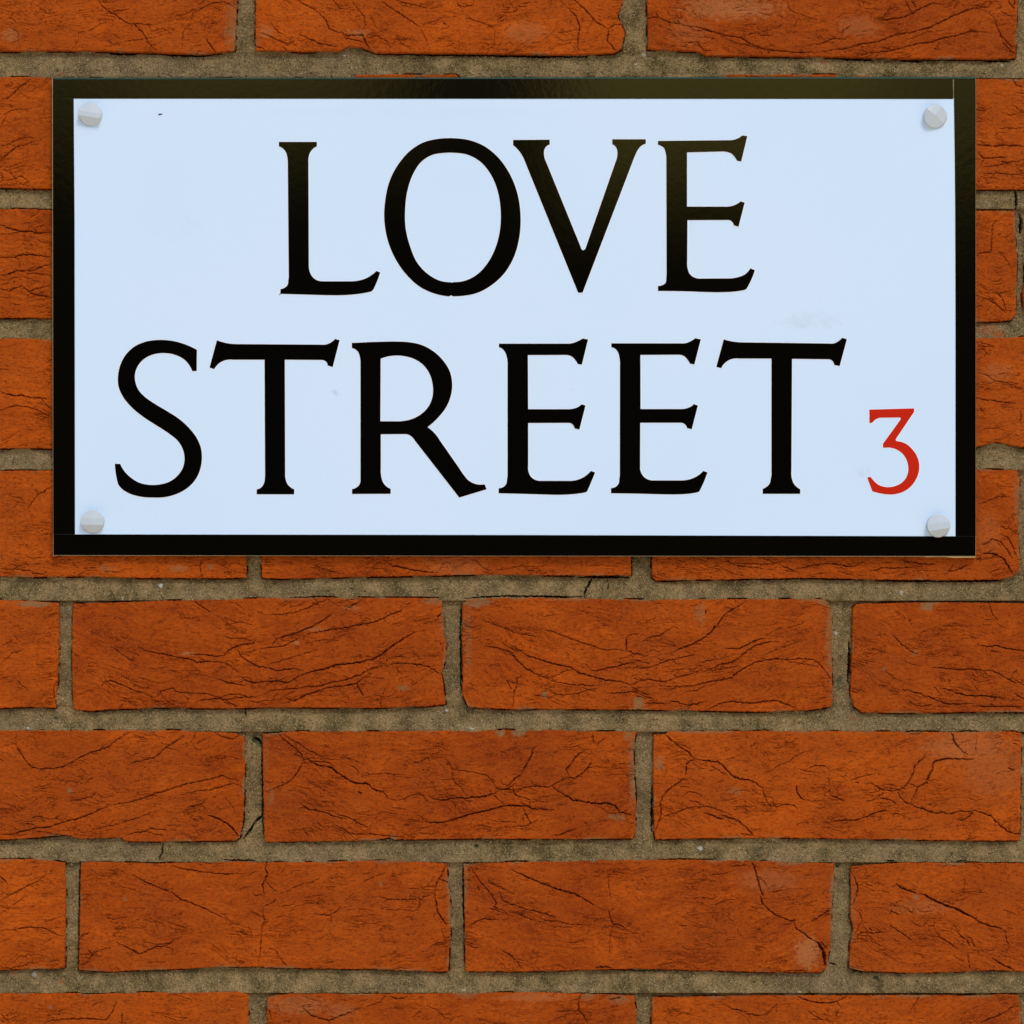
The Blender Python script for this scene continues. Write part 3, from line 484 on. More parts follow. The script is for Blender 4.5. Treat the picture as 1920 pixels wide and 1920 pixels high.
# mortar smeared or splashed on brick faces: x, y, rx, ry, strength ; pale weathered patches likewise
SMEAR = [(438, 50, 16, 55, .55), (895, 1128, 28, 10, .95), (878, 1200, 8, 70, .35), (815, 1126, 26, 9, .75), (828, 1165, 5, 25, .5), (65, 1133, 30, 6, 1.3), (1556, 1200, 8, 80, .65), (1548, 1130, 14, 8, .6),
    (1738, 1137, 14, 9, 1.0), (1197, 1318, 10, 14, 1.2), (937, 1373, 9, 8, 1.3), (972, 1374, 12, 7, 1.3), (1187, 1430, 9, 75, .7), (1180, 1380, 10, 12, .8), (1236, 1432, 9, 16, .7), (1158, 1532, 16, 6, .8),
    (131, 1482, 6, 6, .9), (1021, 1302, 7, 6, .9), (1561, 1690, 6, 60, .6), (1599, 1690, 7, 60, .3), (845, 1690, 6, 60, .5), (872, 1660, 6, 45, .5), (1718, 1682, 7, 5, .8), (714, 1657, 4, 4, .8),
    (738, 1573, 9, 6, 1.0), (1912, 560, 8, 40, .3), (1185, 1110, 8, 8, 0), (1313, 1150, 10, 22, .5), (756, 1290, 12, 6, .7), (1380, 1482, 12, 8, .4), (1480, 1619, 25, 4, .7), (1380, 1865, 30, 6, .2), (1160, 1873, 22, 9, .6),
    (1100, 1870, 16, 7, .5), (200, 1066, 18, 8, .4), (335, 1066, 18, 8, .5), (395, 1062, 8, 5, .6), (620, 1372, 1, 1, 0), (500, 1420, 5, 60, .2), (507, 1495, 8, 20, .4), (1715, 1223, 6, 5, .7), (1658, 1254, 4, 4, .7),
    (1790, 1620, 30, 4, .3), (875, 1868, 20, 5, .3), (1655, 1868, 20, 5, .3), (112, 1130, 6, 6, .5), (70, 28, 8, 8, 0), (1906, 930, 6, 50, .5), (1240, 1590, 1, 1, 0), (236, 1686, 4, 3, .8), (95, 1888, 5, 4, .6), (1575, 1140, 1, 1, 0)]
PALE = [(1370, 15, 95, 22, .75), (1290, 60, 40, 30, .3), (20, 66, 18, 12, .6), (1515, 1785, 26, 32, .85), (1730, 1700, 60, 14, .3), (1815, 1400, 90, 30, .45), (1440, 1650, 60, 22, .35), (1860, 1440, 60, 60, .3), (560, 1885, 60, 18, .5),
    (640, 1895, 30, 15, .4), (1000, 1870, 70, 8, .5), (855, 1060, 60, 22, .3), (1850, 380, 30, 20, .25), (1870, 700, 30, 20, .35), (150, 1785, 90, 16, .0), (240, 1800, 60, 12, .0), (500, 1285, 20, 6, 0), (555, 1205, 8, 4, .9),
    (590, 1180, 22, 5, .5), (350, 1225, 14, 4, .8), (660, 1140, 20, 6, .4), (1855, 1000, 20, 40, .25), (1610, 50, 40, 20, .4), (985, 60, 40, 20, .4), (500, 60, 12, 14, .6), (670, 62, 22, 8, .6), (1780, 100, 30, 20, .0), (250, 1270, 60, 10, 0)]
def blobs(L, X, Y, seed):
    n = fbm(X / 9, Y / 7, seed, 3) * .45
    t = np.zeros(X.shape)
    for x, y, rx, ry, s in L:
        if s <= 0: continue
        if X.max() < x - 2 * rx or X.min() > x + 2 * rx or Y.max() < y - 2 * ry or Y.min() > y + 2 * ry: continue
        t = np.maximum(t, s * sstep(1.25 - np.hypot((X - x) / rx, (Y - y) / ry) + n, 0, .75))
    return t
V, F, TONE, SME, PAL = [], [], [], [], []
base = 0
DB = np.full((NN, NN), -99.0, np.float32)
gxs = np.arange(NN) + N0
for bi, (poly, fx, fy, amp) in enumerate(BR):
    xs_ = [p[0] for p in poly]; ys_ = [p[1] for p in poly]
    x0, x1, y0, y1 = min(xs_), max(xs_), min(ys_), max(ys_)
    near = x1 > -420 and x0 < 2340 and y1 > -420 and y0 < 2340
    cs = 3 if near else 16
    ax = axis(math.floor(x0) - 3, math.ceil(x1) + 3, fx, cs)
    ay = axis(math.floor(y0) - 3, math.ceil(y1) + 3, [fy] if fx else [], cs)
    X, Y = np.meshgrid(ax, ay)
    sd = sdf(poly, X, Y)
    isfine = bool(fx) or near
    if isfine:
        sd = sd + .9 * perlin(X / 5.2, Y / 5.2, bi) + .6 * perlin(X / 14., Y / 14., bi + 3)
    # round the corners a little
    w_, h_ = x1 - x0, y1 - y0
    cx, cy = (x0 + x1) / 2, (y0 + y1) / 2
    tt = (X - x0) / w_
    amp_r = amp * R_.uniform(.8, 1.2)
    warp = 16 * fbm(X / 110, Y / 60, bi + 40, 3)
    low = .45 + .55 * np.clip((Y - y0) / h_, 0, 1)
    Yp = Y - amp_r * low * (1 - (2 * tt - 1) ** 2) + warp
    Xp = X + 10 * perlin(X / 50, Y / 30, bi + 80)
    # streaky drag texture along the flow lines
    st = fbm(Xp / 34, Yp / 5.0, bi + 1, 4, .6)
    st2 = fbm(Xp / 120, Yp / 26, bi + 2, 3)
    bigz = fbm(X / 150, Y / 90, bi + 5, 3)
    rough_gate = sstep(fbm(X / 95, Y / 60, bi + 6, 2) + .25 * (Y - cy) / h_, -.12, .35)
    H = .00036 * bigz + .00020 * st2
    H = H + (.00010 + .00018 * rough_gate) * st
    if isfine:
        fineN = fbm(Xp / 4.2, Yp / 2.6, bi + 9, 2, .6)
        H = H + .00009 * fineN
        # hairline tears that follow the flow
        for (sx, sy, thr, dmx, sdn) in ((60, 9, .30, .0008, 11), (38, 5.2, .26, .00055, 13), (110, 16, .30, .0010, 17), (48, 3.6, .22, .0004, 29)):
            nn = perlin(Xp / sx, Yp / sy, bi + sdn) + .22 * perlin(Xp / 9, Yp / 3.5, bi + sdn + 1)
            gy, gx_ = np.gradient(nn)
            dist = np.abs(nn) / (np.hypot(gx_, gy) + 1e-4)
            gate = sstep(perlin(X / 42, Y / 17, bi + sdn + 2) + .35 * (rough_gate - .5), thr, thr + .22)
            H = H - dmx * gate * np.clip(1.1 - dist / .75, 0, 1)
        # little pits
        pit = sstep(perlin(X / 5.5, Y / 3.6, bi + 23), .52, .75)
        H = H - .0006 * pit * sstep(rough_gate, .1, .8)
        # traced cracks
        ix = np.clip(np.round(X).astype(int) - N0, 0, NN - 1); iy = np.clip(np.round(Y).astype(int) - N0, 0, NN - 1)
        inr = (X >= N0) & (X < N0 + NN) & (Y >= N0) & (Y < N0 + NN)
        C = np.where(inr, CRACK[iy, ix], 0)
        H = H - C
    H = np.clip(H, -.009, .0007)
    under = (X > SIGN[0]) & (X < SIGN[2]) & (Y > SIGN[1]) & (Y < SIGN[3])
    H = np.where(under, np.minimum(H, .0003), H)
    # arris
    Rr = 2.6
    s_ = np.clip(sd, 0, Rr)
    H = H - .0009 * (1 - np.sqrt(np.clip(1 - (1 - s_ / Rr) ** 2, 0, 1)))
    H = np.where(sd < 0, -.0125, H)
    k = S
    vx = (X - 960) * k; vz = ZC - (Y - 960) * k; vy = -H
    nx, ny = len(ax), len(ay)
    idx = np.arange(nx * ny).reshape(ny, nx)
    sdq = np.maximum.reduce([sd[:-1, :-1], sd[1:, :-1], sd[:-1, 1:], sd[1:, 1:]])
    keep = sdq > -.001 if isfine else np.ones_like(sdq, bool)
    q = np.stack([idx[:-1, :-1], idx[1:, :-1], idx[1:, 1:], idx[:-1, 1:]], -1)[keep]
    used = np.zeros(nx * ny, bool); used[q.ravel()] = True
    remap = np.cumsum(used) - 1
    V.append(np.stack([vx.ravel()[used], vy.ravel()[used], vz.ravel()[used]], -1))
    F.append(remap[q] + base); base += int(used.sum())
    tn = .52 + R_.uniform(-.17, .15) + .18 * st2 + .20 * st + .22 * bigz
    TONE.append(np.clip(tn, 0, 1).ravel()[used])
    sm_ = blobs(SMEAR, X, Y, 60) if isfine else np.zeros(X.shape)
    pl_ = blobs(PALE, X, Y, 70) if isfine else np.zeros(X.shape)
    edge = sstep(perlin(X / 60, Y / 40, bi + 90), .2, .55) * (1 - sstep(sd, 1, 7)) * .75
    SME.append(np.clip(sm_ + edge, 0, 1).ravel()[used]); PAL.append(np.clip(pl_, 0, 1).ravel()[used])
    # distance raster for the mortar
    xa, xb = int(max(x0 - 26 - N0, 0)), int(min(x1 + 26 - N0, NN)); ya, yb = int(max(y0 - 26 - N0, 0)), int(min(y1 + 26 - N0, NN))
    if xa < xb and ya < yb:
        GX, GY = np.meshgrid(gxs[xa:xb], gxs[ya:yb])
        DB[ya:yb, xa:xb] = np.maximum(DB[ya:yb, xa:xb], sdf(poly, GX.astype(float), GY.astype(float)))
def build_mesh(name, V, F, attrs=None, smooth=True):
    V = np.ascontiguousarray(V, np.float32); F = np.ascontiguousarray(F, np.int32)
    me = bpy.data.meshes.new(name)
    me.vertices.add(len(V)); me.vertices.foreach_set('co', V.ravel())
    me.loops.add(F.size); me.loops.foreach_set('vertex_index', F.ravel())
    me.polygons.add(len(F)); me.polygons.foreach_set('loop_start', np.arange(0, F.size, F.shape[1], dtype=np.int32))
    me.polygons.foreach_set('use_smooth', np.full(len(F), smooth))
    me.update(calc_edges=True)
    for n, a in (attrs or {}).items():
        at = me.attributes.new(n, 'FLOAT', 'POINT'); at.data.foreach_set('value', np.ascontiguousarray(a, np.float32))
    return me
wall = empty('brick_wall', (0, 0, 0))
tag(wall, 'weathered orange brick wall with cracked faces and sandy grey-brown mortar joints behind the sign', 'wall')
bme = build_mesh('brickwork', np.concatenate(V), np.concatenate(F), dict(tone=np.concatenate(TONE), smear=np.concatenate(SME), pale=np.concatenate(PAL)))
link('brickwork', bme, M['brick'], wall)

# ------------------------------------------------------------------ mortar
GX, GY = np.meshgrid(gxs.astype(float), gxs.astype(float))
yj = 122 + np.round((GY - 122) / 245.2) * 245.2
slope = np.clip((GY - (yj - 20)) / 40, 0, 1)
H = -.0032 + .0026 * slope
vert = np.abs(GY - yj) > 24
H = np.where(vert, -.0029, H)
H = H + .00042 * fbm(GX / 46, GY / 30, 201, 3) + .00020 * fbm(GX / 9, GY / 8, 205, 3, .6) + .00026 * perlin(GX / 2.3, GY / 2.3, 209)
pit = sstep(perlin(GX / 6.5, GY / 6, 215), .58, .74); H = H - .0007 * pit
grain = sstep(perlin(GX / 3.4, GY / 3.4, 219), .50, .7); H = H + .00032 * grain
# mortar has shrunk from the brick edges here and there
edge = 1 - sstep(-DB, .1, 2.2)
below = sstep(perlin(GX / 48, GY / 20, 221) + np.where(slope < .35, .12, -.2), -.02, .3)
H = H - .0045 * edge * below
# worn soft shoulder next to the bricks: mortar rises level with the brick where it was smeared
up_ = sstep(perlin(GX / 55, GY / 33, 227), .15, .45) * (1 - sstep(-DB, 1, 9)) * (1 - below)
H = H + .0013 * up_
peb = blobs([(301, 1098, 3.5, 4.5, 1), (1313, 1592, 6, 4, .8), (885, 1366, 5, 2, .8), (52, 1366, 2.5, 2.5, .9), (54, 1925, 2, 2, .8), (837, 1333, 4, 3, .8), (1690, 1112, 3.5, 5, .6), (1568, 1187, 4, 4, .6), (1208, 100, 5, 4, .4), (62, 1828, 5, 6, .5), (229, 1121, 2.5, 2.5, .8),
    (770, 1060, 1, 1, 0), (1192, 120, 3, 2, .6), (1340, 1860, 4, 2, .5), (650, 104, 1, 1, 0), (645, 103, 3, 2, .7), (133, 1621, 2.5, 2.5, .7), (870, 1857, 3, 2, .6), (1500, 1860, 3, 2, .5), (1880, 122, 3, 3, .6)], GX, GY, 301)
moss = blobs([(478, 1388, 9, 6, .85), (485, 1396, 6, 8, .6), (551, 1353, 5, 6, .5), (892, 1586, 5, 5, .8), (1423, 1593, 11, 5, .45), (1574, 1280, 8, 8, .4), (1645, 1835, 6, 5, .8), (1685, 1830, 6, 4, .5), (1187, 1551, 6, 7, .6), (1572, 1622, 6, 7, .6), (1187, 1092, 7, 6, .35), (1171, 1097, 5, 5, .5), (105, 1347, 6, 3, .5)], GX, GY, 305)
clay = blobs([(118, 137, 6, 3, .8), (1600, 1348, 8, 4, .4), (26, 1826, 6, 4, .5), (113, 1842, 7, 4, .6), (1870, 626, 14, 8, .8), (1850, 618, 20, 14, .5), (1546, 115, 10, 5, .3)], GX, GY, 309)
H = H + .0008 * peb - .0012 * sstep(moss, .3, .8) - MCRACK
H = np.clip(H, -.0115, -.0002)
um = (GX > SIGN[0] + 14) & (GX < SIGN[2] - 14) & (GY > SIGN[1] + 12) & (GY < SIGN[3] - 14)
idx = np.arange(NN * NN).reshape(NN, NN)
mk = np.minimum.reduce([DB[:-1, :-1], DB[1:, :-1], DB[:-1, 1:], DB[1:, 1:]]) < 3.5
mk &= ~um[:-1, :-1]
q = np.stack([idx[:-1, :-1], idx[1:, :-1], idx[1:, 1:], idx[:-1, 1:]], -1)[mk]
used = np.zeros(NN * NN, bool); used[q.ravel()] = True; remap = np.cumsum(used) - 1
MV = np.stack([((GX - 960) * S).ravel()[used], (-H).ravel()[used], (ZC - (GY - 960) * S).ravel()[used]], -1)
MF = remap[q]
ex = []
def quad(xa, xb, ya, yb, h):
    ex.append([W(xa, ya), W(xa, yb), W(xb, yb), W(xb, ya)]); ex[-1] = [((p[0]), -h, p[2]) for p in ex[-1]]
e0, e1 = N0, N0 + NN - 1
quad(XMIN, e0, YMIN, YMAX, -.0026); quad(e1, XMAX, YMIN, YMAX, -.0026); quad(e0, e1, YMIN, e0, -.0026); quad(e0, e1, e1, YMAX, -.0026)
quad(SIGN[0] + 14, SIGN[2] - 14, SIGN[1] + 12, SIGN[3] - 14, -.0026)
# solid body of the wall behind the face
bx = [((XMIN - 960) * S, .013), ((XMAX - 960) * S, .11)]; bz = (ZC - (YMAX - 960) * S, ZC - (YMIN - 960) * S)
c8 = [(bx[i][0], bx[j][1], bz[k]) for i in (0, 1) for j in (0, 1) for k in (0, 1)]
box = [[c8[a] for a in f] for f in ((0, 1, 5, 4), (2, 6, 7, 3), (0, 2, 3, 1), (4, 5, 7, 6), (0, 4, 6, 2), (1, 3, 7, 5))]
exv = np.array(ex + box, float).reshape(-1, 3)
exf = np.arange(len(exv)).reshape(-1, 4) + len(MV)
pad_ = np.zeros(len(exv))
mme = build_mesh('mortar', np.concatenate([MV, exv]), np.concatenate([MF, exf]), {n: np.concatenate([a.ravel()[used], pad_]) for n, a in (('pebble', peb), ('moss', moss), ('clay', clay))})
link('mortar', mme, M['mortar'], wall)

# ------------------------------------------------------------------ street sign
Zs = W(960, 594)[2]
sign = empty('street_sign', (0, -.0035, Zs))
bpy.context.view_layer.update()
tag(sign, 'white rectangular street name sign with black border reading LOVE STREET and a red 3', 'sign')
DBK, DFR = .0008, .0036           # board back and front, metres in front of the brick face
def slab(name, quad_px, d0, d1, mat, parent, bev=0.0, label=None):
    """convex outline in photo pixels (clockwise from top-left), from depth d0 to depth d1"""
    import bmesh
    bm = bmesh.new()
    a = [bm.verts.new(W(x, y, d1)) for x, y in quad_px]
    b = [bm.verts.new(W(x, y, d1)[:1] + (-d0,) + W(x, y, d1)[2:]) for x, y in quad_px]
    bm.faces.new(a[::-1]); bm.faces.new(b)
    n = len(a)
    for i in range(n): bm.faces.new((a[i], a[(i + 1) % n], b[(i + 1) % n], b[i]))
    bmesh.ops.recalc_face_normals(bm, faces=bm.faces)
    if bev:
        bmesh.ops.bevel(bm, geom=[e for e in bm.edges], offset=bev, segments=2, affect='EDGES', profile=.6)
    me = bpy.data.meshes.new(name); bm.to_mesh(me); bm.free()
    o = link(name, me, mat, parent)
    if label: o['label'] = label
    return o
slab('backing_board', [(97.5, 146.2), (1830, 144.6), (1829.8, 1043.8), (99.5, 1042)], DBK, DFR, M['board'], sign, .00012)
slab('edge_film', [(98.6, 146.0), (1829.4, 144.2), (1829.4, 149), (98.6, 150)], DFR - .0004, DFR + .00004, M['teal'], sign, 0, 'thin green film showing along the top edge')
# white face as a fine grid so smudges can be mapped on it
fq = [(136, 183), (1789.5, 184), (1793.5, 1008), (138, 1004)]
nu, nv = 240, 120
U, Vv = np.meshgrid(np.linspace(0, 1, nu), np.linspace(0, 1, nv))
px = (fq[0][0] * (1 - U) + fq[1][0] * U) * (1 - Vv) + (fq[3][0] * (1 - U) + fq[2][0] * U) * Vv
py = (fq[0][1] * (1 - U) + fq[1][1] * U) * (1 - Vv) + (fq[3][1] * (1 - U) + fq[2][1] * U) * Vv
df = DFR + .00006
kk = S * (D - df) / D
fv = np.stack([((px - 960) * kk).ravel(), np.full(px.size, -df), (ZC - (py - 960) * kk).ravel()], -1)
idx = np.arange(nu * nv).reshape(nv, nu)
fq_ = np.stack([idx[:-1, :-1], idx[1:, :-1], idx[1:, 1:], idx[:-1, 1:]], -1).reshape(-1, 4)
smu = blobs([(1520, 602, 55, 16, .22), (1618, 882, 14, 11, .35), (628, 736, 5, 4, .7), (1075, 730, 4, 8, .35), (330, 420, 60, 30, .06), (780, 210, 300, 14, .06), (700, 130, 1, 1, 0)], px, py, 77)
fme = build_mesh('face_panel', fv, fq_, dict(smudge=smu.ravel()))
link('face_panel', fme, M['face'], sign)
d0, d1 = DFR + .00001, DFR + .00022
TO = (DFR + .0000, DFR + .00020)
slab('border_strip', [(99.2, 148.6), (1786.6, 147.2), (1787.4, 185.6), (98.9, 185.0)], *TO, M['tape'], sign, .00003)
slab('border_strip', [(1788.6, 147.2), (1829.2, 147.2), (1829.4, 187.1), (1788.6, 186.6)], *TO, M['tape'], sign, .00003)
slab('border_strip', [(1788.6, 186.7), (1829.4, 187.2), (1829.4, 1005.5), (1791.6, 1005.3), (1791.6, 400)], *TO, M['tape'], sign, .00003)
slab('border_strip', [(99.0, 185.3), (138.2, 185.5), (139.8, 420), (140.6, 1001.6), (100.0, 1001.6)], *TO, M['tape'], sign, .00003)
slab('border_strip', [(100.2, 1001.9), (960, 1003.2), (1829.2, 1005.7), (1829.0, 1042.4), (960, 1042.0), (100.4, 1040.8)], *TO, M['tape'], sign, .00003)
slab('edge_chip', [(1732, 1042.2), (1829, 1042.4), (1828.5, 1045.3), (1790, 1045.8), (1770, 1044.2), (1735, 1044.6)], DBK + .0004, DFR - .0001, M['chip'], sign, 0, 'pale splintered lower corner of the board')

LV = dict(A=(480, 220, 3.84), V=(940, 220, 3.84), S=(190, 610, 4.085), R=(640, 610, 3.84), E=(1120, 610, 3.84), N=(1580, 730, 8.35))
GLY = [
 ('letter', 'A', ["165 177! 438 177! 438 208! 414 223 392 248 380 282 377 320! 380 1060! 385 1105 400 1140 430 1168 480 1181! 680 1181! 740 1175 790 1160 830 1137 868 1106! 894 1117! 868 1190 845 1240! 830 1254! 760 1268 650 1279 500 1280 400 1277 180 1271! 164 1281! 176 1266! 176 1237! 205 1228 225 1210 232 1180! 236 1150! 229 330! 226 290 215 250 195 225 165 209!"]),
 ('letter', 'A', ["1415 150 1530 163 1640 205 1740 285 1820 395 1880 540 1905 710 1895 870 1855 1010 1790 1120 1700 1205 1590 1265 1480 1286 1418 1288! 1405 1281! 1390 1289! 1290 1270 1180 1220 1090 1140 1010 1030 950 890 924 740 930 600 965 450 1030 330 1110 240 1200 183 1310 155",
                  "1430 255 1520 268 1610 315 1690 410 1740 530 1762 680 1755 820 1720 950 1660 1060 1580 1140 1490 1180 1425 1186! 1410 1190! 1400 1187! 1330 1178 1240 1130 1160 1045 1110 930 1078 800 1074 660 1090 530 1130 410 1190 320 1270 270 1350 256"]),
 ('letter', 'V', ["85 163! 348 161! 348 195! 325 208 310 232 307 265 322 320! 572 935! 578 950 588 957 600 952 608 938! 825 315! 836 265 832 228 818 205 799 193! 799 158! 1040 158! 1040 190! 1010 203 985 230 965 270 945 320! 585 1262! 553 1262! 175 330! 150 275 125 238 85 200!"]),
 ('letter', 'V', ["1128 170! 1640 165! 1680 160 1710 148 1735 130! 1771 136! 1727 318! 1697 312! 1680 285 1655 260 1620 248 1580 246! 1337 252! 1337 643! 1600 643! 1660 638 1695 625 1723 605! 1752 614! 1708 787! 1675 778! 1668 760 1655 746 1630 739! 1340 740! 1338 1040! 1342 1090 1358 1130 1395 1155 1440 1161! 1640 1160! 1700 1152 1755 1130 1793 1087! 1825 1101! 1790 1190 1765 1235! 1752 1243! 1680 1254 1580 1259 1480 1258 1350 1253 1128 1250! 1128 1215! 1160 1208 1180 1195 1187 1170! 1190 1130! 1188 290! 1182 250 1170 220 1150 205 1128 197!"]),
 ('letter', 'S', ["732 188! 730 350! 697 350! 680 315 650 275 600 240 545 220 480 212 400 222 330 255 280 310 257 380 262 440 285 495 330 545 400 595 500 655 600 720 680 795 735 870 765 950 770 1020 758 1100 725 1175 660 1245 580 1290 490 1315 400 1319 300 1312 210 1285 150 1245 128 1215! 115 1160 104 1060! 145 1062! 175 1115 225 1165 290 1205 360 1221 440 1220 520 1198 580 1155 620 1100 637 1030 628 960 590 890 520 830 420 765 320 700 230 625 165 545 130 460 127 400 140 320 180 235 250 165 340 125 440 112 530 117 620 138"]),
 ('letter', 'S', ["885 114! 940 132 990 141 1040 144! 1680 148! 1730 144 1760 130 1790 104! 1825 114! 1772 319! 1733 307! 1728 285 1712 271 1685 265! 1405 263! 1408 1130! 1412 1180 1425 1215 1445 1237 1478 1257! 1476 1294! 1190 1294! 1190 1257! 1220 1245 1240 1222 1252 1180! 1254 1140! 1250 263! 1010 263! 950 267 905 288 865 335! 829 323!"]),
 ('letter', 'R', ["76 127! 200 121! 300 118 400 117 490 122 580 142 660 185 730 250 780 330 798 420 790 500 760 580 705 655 620 733! 660 765 710 830! 850 1030! 880 1075 920 1120 970 1143 1032 1145! 1046 1180! 849 1240! 530 830! 510 805 490 790 450 783! 284 784! 284 1030! 287 1085 300 1130 325 1160 355 1178! 355 1213! 77 1214! 77 1180! 105 1170 128 1150 138 1110! 138 270! 133 225 120 190 100 172 76 163!",
                  "283 240! 330 225 390 217 450 221 520 240 590 285 640 360 659 440 657 510 630 580 580 635 520 670 450 688 380 691! 281 691!"]),
 ('letter', 'R', ["1135 132! 1620 132! 1670 127 1705 113 1738 95! 1776 102! 1732 283! 1702 278! 1685 250 1660 225 1625 213! 1343 214! 1345 604! 1620 604! 1670 600 1705 588 1730 568! 1758 578! 1714 750! 1680 742! 1672 722 1655 706 1635 702! 1345 703! 1345 1010! 1348 1055 1365 1090 1395 1112 1440 1120! 1630 1120! 1690 1115 1750 1090 1797 1048! 1827 1060! 1790 1150 1770 1195! 1757 1203! 1680 1214 1560 1220 1480 1218 1300 1213 1133 1209! 1133 1173! 1165 1165 1185 1145 1192 1120! 1197 1080! 1197 290! 1193 235 1180 195 1160 170 1135 157!"]),
 ('letter', 'E', ["101 130! 600 130! 645 126 675 113 705 93! 745 101! 699 281! 667 276! 650 247 625 222 590 211! 310 213! 311 603! 590 603! 640 598 670 587 695 567! 724 578! 680 748! 647 740! 638 720 622 706 600 701! 309 701! 308 1010! 313 1055 330 1085 360 1108 400 1117! 600 1117! 660 1110 720 1085 763 1048! 793 1060! 757 1150 735 1195! 722 1202! 650 1213 560 1217 450 1216 300 1212 99 1209! 99 1172! 130 1164 150 1145 158 1110! 162 1080! 163 290! 160 235 147 190 128 168 101 157!"]),
 ('letter', 'E', ["910 101! 960 114 1010 121 1050 123! 1670 131! 1710 128 1735 115 1762 90! 1797 99! 1745 293! 1706 285! 1700 265 1685 250 1660 244! 1402 241! 1397 1050! 1400 1100 1415 1140 1435 1163 1461 1180! 1461 1213! 1191 1213! 1191 1178! 1215 1165 1235 1148 1248 1110! 1254 1080! 1254 239! 1020 239! 960 245 925 265 892 308! 857 299!"]),
 ('numeral', 'N', ["418 318! 1118 299! 1118 352! 830 780! 832 800 850 812! 930 828 1010 865 1090 940 1160 1040 1195 1150 1198 1240 1175 1350 1120 1455 1040 1545 930 1610 810 1642 720 1645 600 1630 465 1595! 385 1380! 437 1370! 490 1435 570 1500 660 1528 750 1530 850 1505 940 1450 1000 1370 1027 1280 1025 1190 990 1080 920 990 830 935 740 912 690 911 632 915! 632 852! 905 475! 910 460 905 445 885 440! 620 443! 560 450 510 475 460 525! 420 525!"]),
]
def outline(txt, view):
    x0, y0, s = LV[view]; a = txt.split(); pts = []
    for i in range(0, len(a), 2):
        c = a[i + 1].endswith('!'); pts.append((x0 + float(a[i]) / s, y0 + float(a[i + 1].rstrip('!')) / s, c))
    n = len(pts); out = []
    for i in range(n):
        p1, p2 = pts[i], pts[(i + 1) % n]
        out.append(p1[:2])
        if p1[2] and p2[2]: continue
        p0 = pts[i - 1] if not p1[2] else None; p3 = pts[(i + 2) % n] if not p2[2] else None
        L = math.hypot(p2[0] - p1[0], p2[1] - p1[1])
        def tan(a, b, c):
            la = math.hypot(b[0] - a[0], b[1] - a[1]) + 1e-6; lb = math.hypot(c[0] - b[0], c[1] - b[1]) + 1e-6
            return [((b[j] - a[j]) / la * lb + (c[j] - b[j]) / lb * la) / (la + lb) for j in (0, 1)]
        m1 = tan(p0, p1, p2) if p0 else None; m2 = tan(p1, p2, p3) if p3 else None
        ch = [(p2[j] - p1[j]) / (L + 1e-6) for j in (0, 1)]
        if m1 is None: m1 = [2 * ch[j] - m2[j] for j in (0, 1)] if m2 else ch
        if m2 is None: m2 = [2 * ch[j] - m1[j] for j in (0, 1)]
        k = max(2, min(10, int(L / 2)))
        for q in range(1, k):
            t = q / k; t2, t3 = t * t, t * t * t
            out.append(tuple((2 * t3 - 3 * t2 + 1) * p1[j] + (t3 - 2 * t2 + t) * L * m1[j] + (-2 * t3 + 3 * t2) * p2[j] + (t3 - t2) * L * m2[j] for j in (0, 1)))
    return out
def grow(pl, d):
    """offset a closed outline outwards by d pixels, whatever its winding"""
    n = len(pl); ar = sum(pl[i][0] * pl[(i + 1) % n][1] - pl[(i + 1) % n][0] * pl[i][1] for i in range(n))
    sg = 1 if ar > 0 else -1; out = []
    for i in range(n):
        a, b, c = pl[i - 1], pl[i], pl[(i + 1) % n]
        def nrm(p, q):
            L = math.hypot(q[0] - p[0], q[1] - p[1]) + 1e-9; return ((q[1] - p[1]) / L, -(q[0] - p[0]) / L)
        n1, n2 = nrm(a, b), nrm(b, c); k = 1 + n1[0] * n2[0] + n1[1] * n2[1]; k = max(k, .5)
        out.append((b[0] + sg * d * (n1[0] + n2[0]) / k, b[1] + sg * d * (n1[1] + n2[1]) / k))
    return out
def flat_shape(name, loops, d0, d1, mat, parent, bev=0.0):
    cu = bpy.data.curves.new(name + '_curve', 'CURVE'); cu.dimensions = '2D'; cu.fill_mode = 'BOTH'
    cu.extrude = (d1 - d0) / 2 - bev; cu.bevel_depth = bev; cu.bevel_resolution = 1
    k = S * (D - d1) / D
    for L in loops:
        sp = cu.splines.new('POLY'); sp.points.add(len(L) - 1); sp.use_cyclic_u = True
        for i, (x, y) in enumerate(L): sp.points[i].co = ((x - 960) * k, -(y - 960) * k, 0, 1)
    tmp = bpy.data.objects.new('tmp', cu); COL.objects.link(tmp); bpy.context.view_layer.update()
    dg = bpy.context.evaluated_depsgraph_get()
    me = bpy.data.meshes.new_from_object(tmp.evaluated_get(dg)); me.name = name
    co_ = np.empty(len(me.vertices) * 3, np.float32); me.vertices.foreach_get('co', co_); co_ = co_.reshape(-1, 3)
    new = np.stack([co_[:, 0], -(co_[:, 2] + (d0 + d1) / 2), co_[:, 1] + ZC], -1)
    me.vertices.foreach_set('co', np.ascontiguousarray(new, np.float32).ravel()); me.update()
    bpy.data.objects.remove(tmp); bpy.data.curves.remove(cu)
    me.materials.clear()
    return link(name, me, mat, parent)
for name, view, txt in GLY:
    loops = [outline(t, view) for t in txt]
    mat = M['red'] if name == 'numeral' else M['black']
    lt = flat_shape(name, loops, DFR + .00012, DFR + .00024, mat, sign, .00002)
    bpy.context.view_layer.update()
    hl = [grow(loops[0], 1.5)] + [grow(l, -1.5) for l in loops[1:]]  # slightly larger white shape behind each glyph leaves a thin bright rim
    flat_shape('letter_outline' if name == 'letter' else 'numeral_outline', hl, DFR + .00005, DFR + .00013, M['halo'], lt)
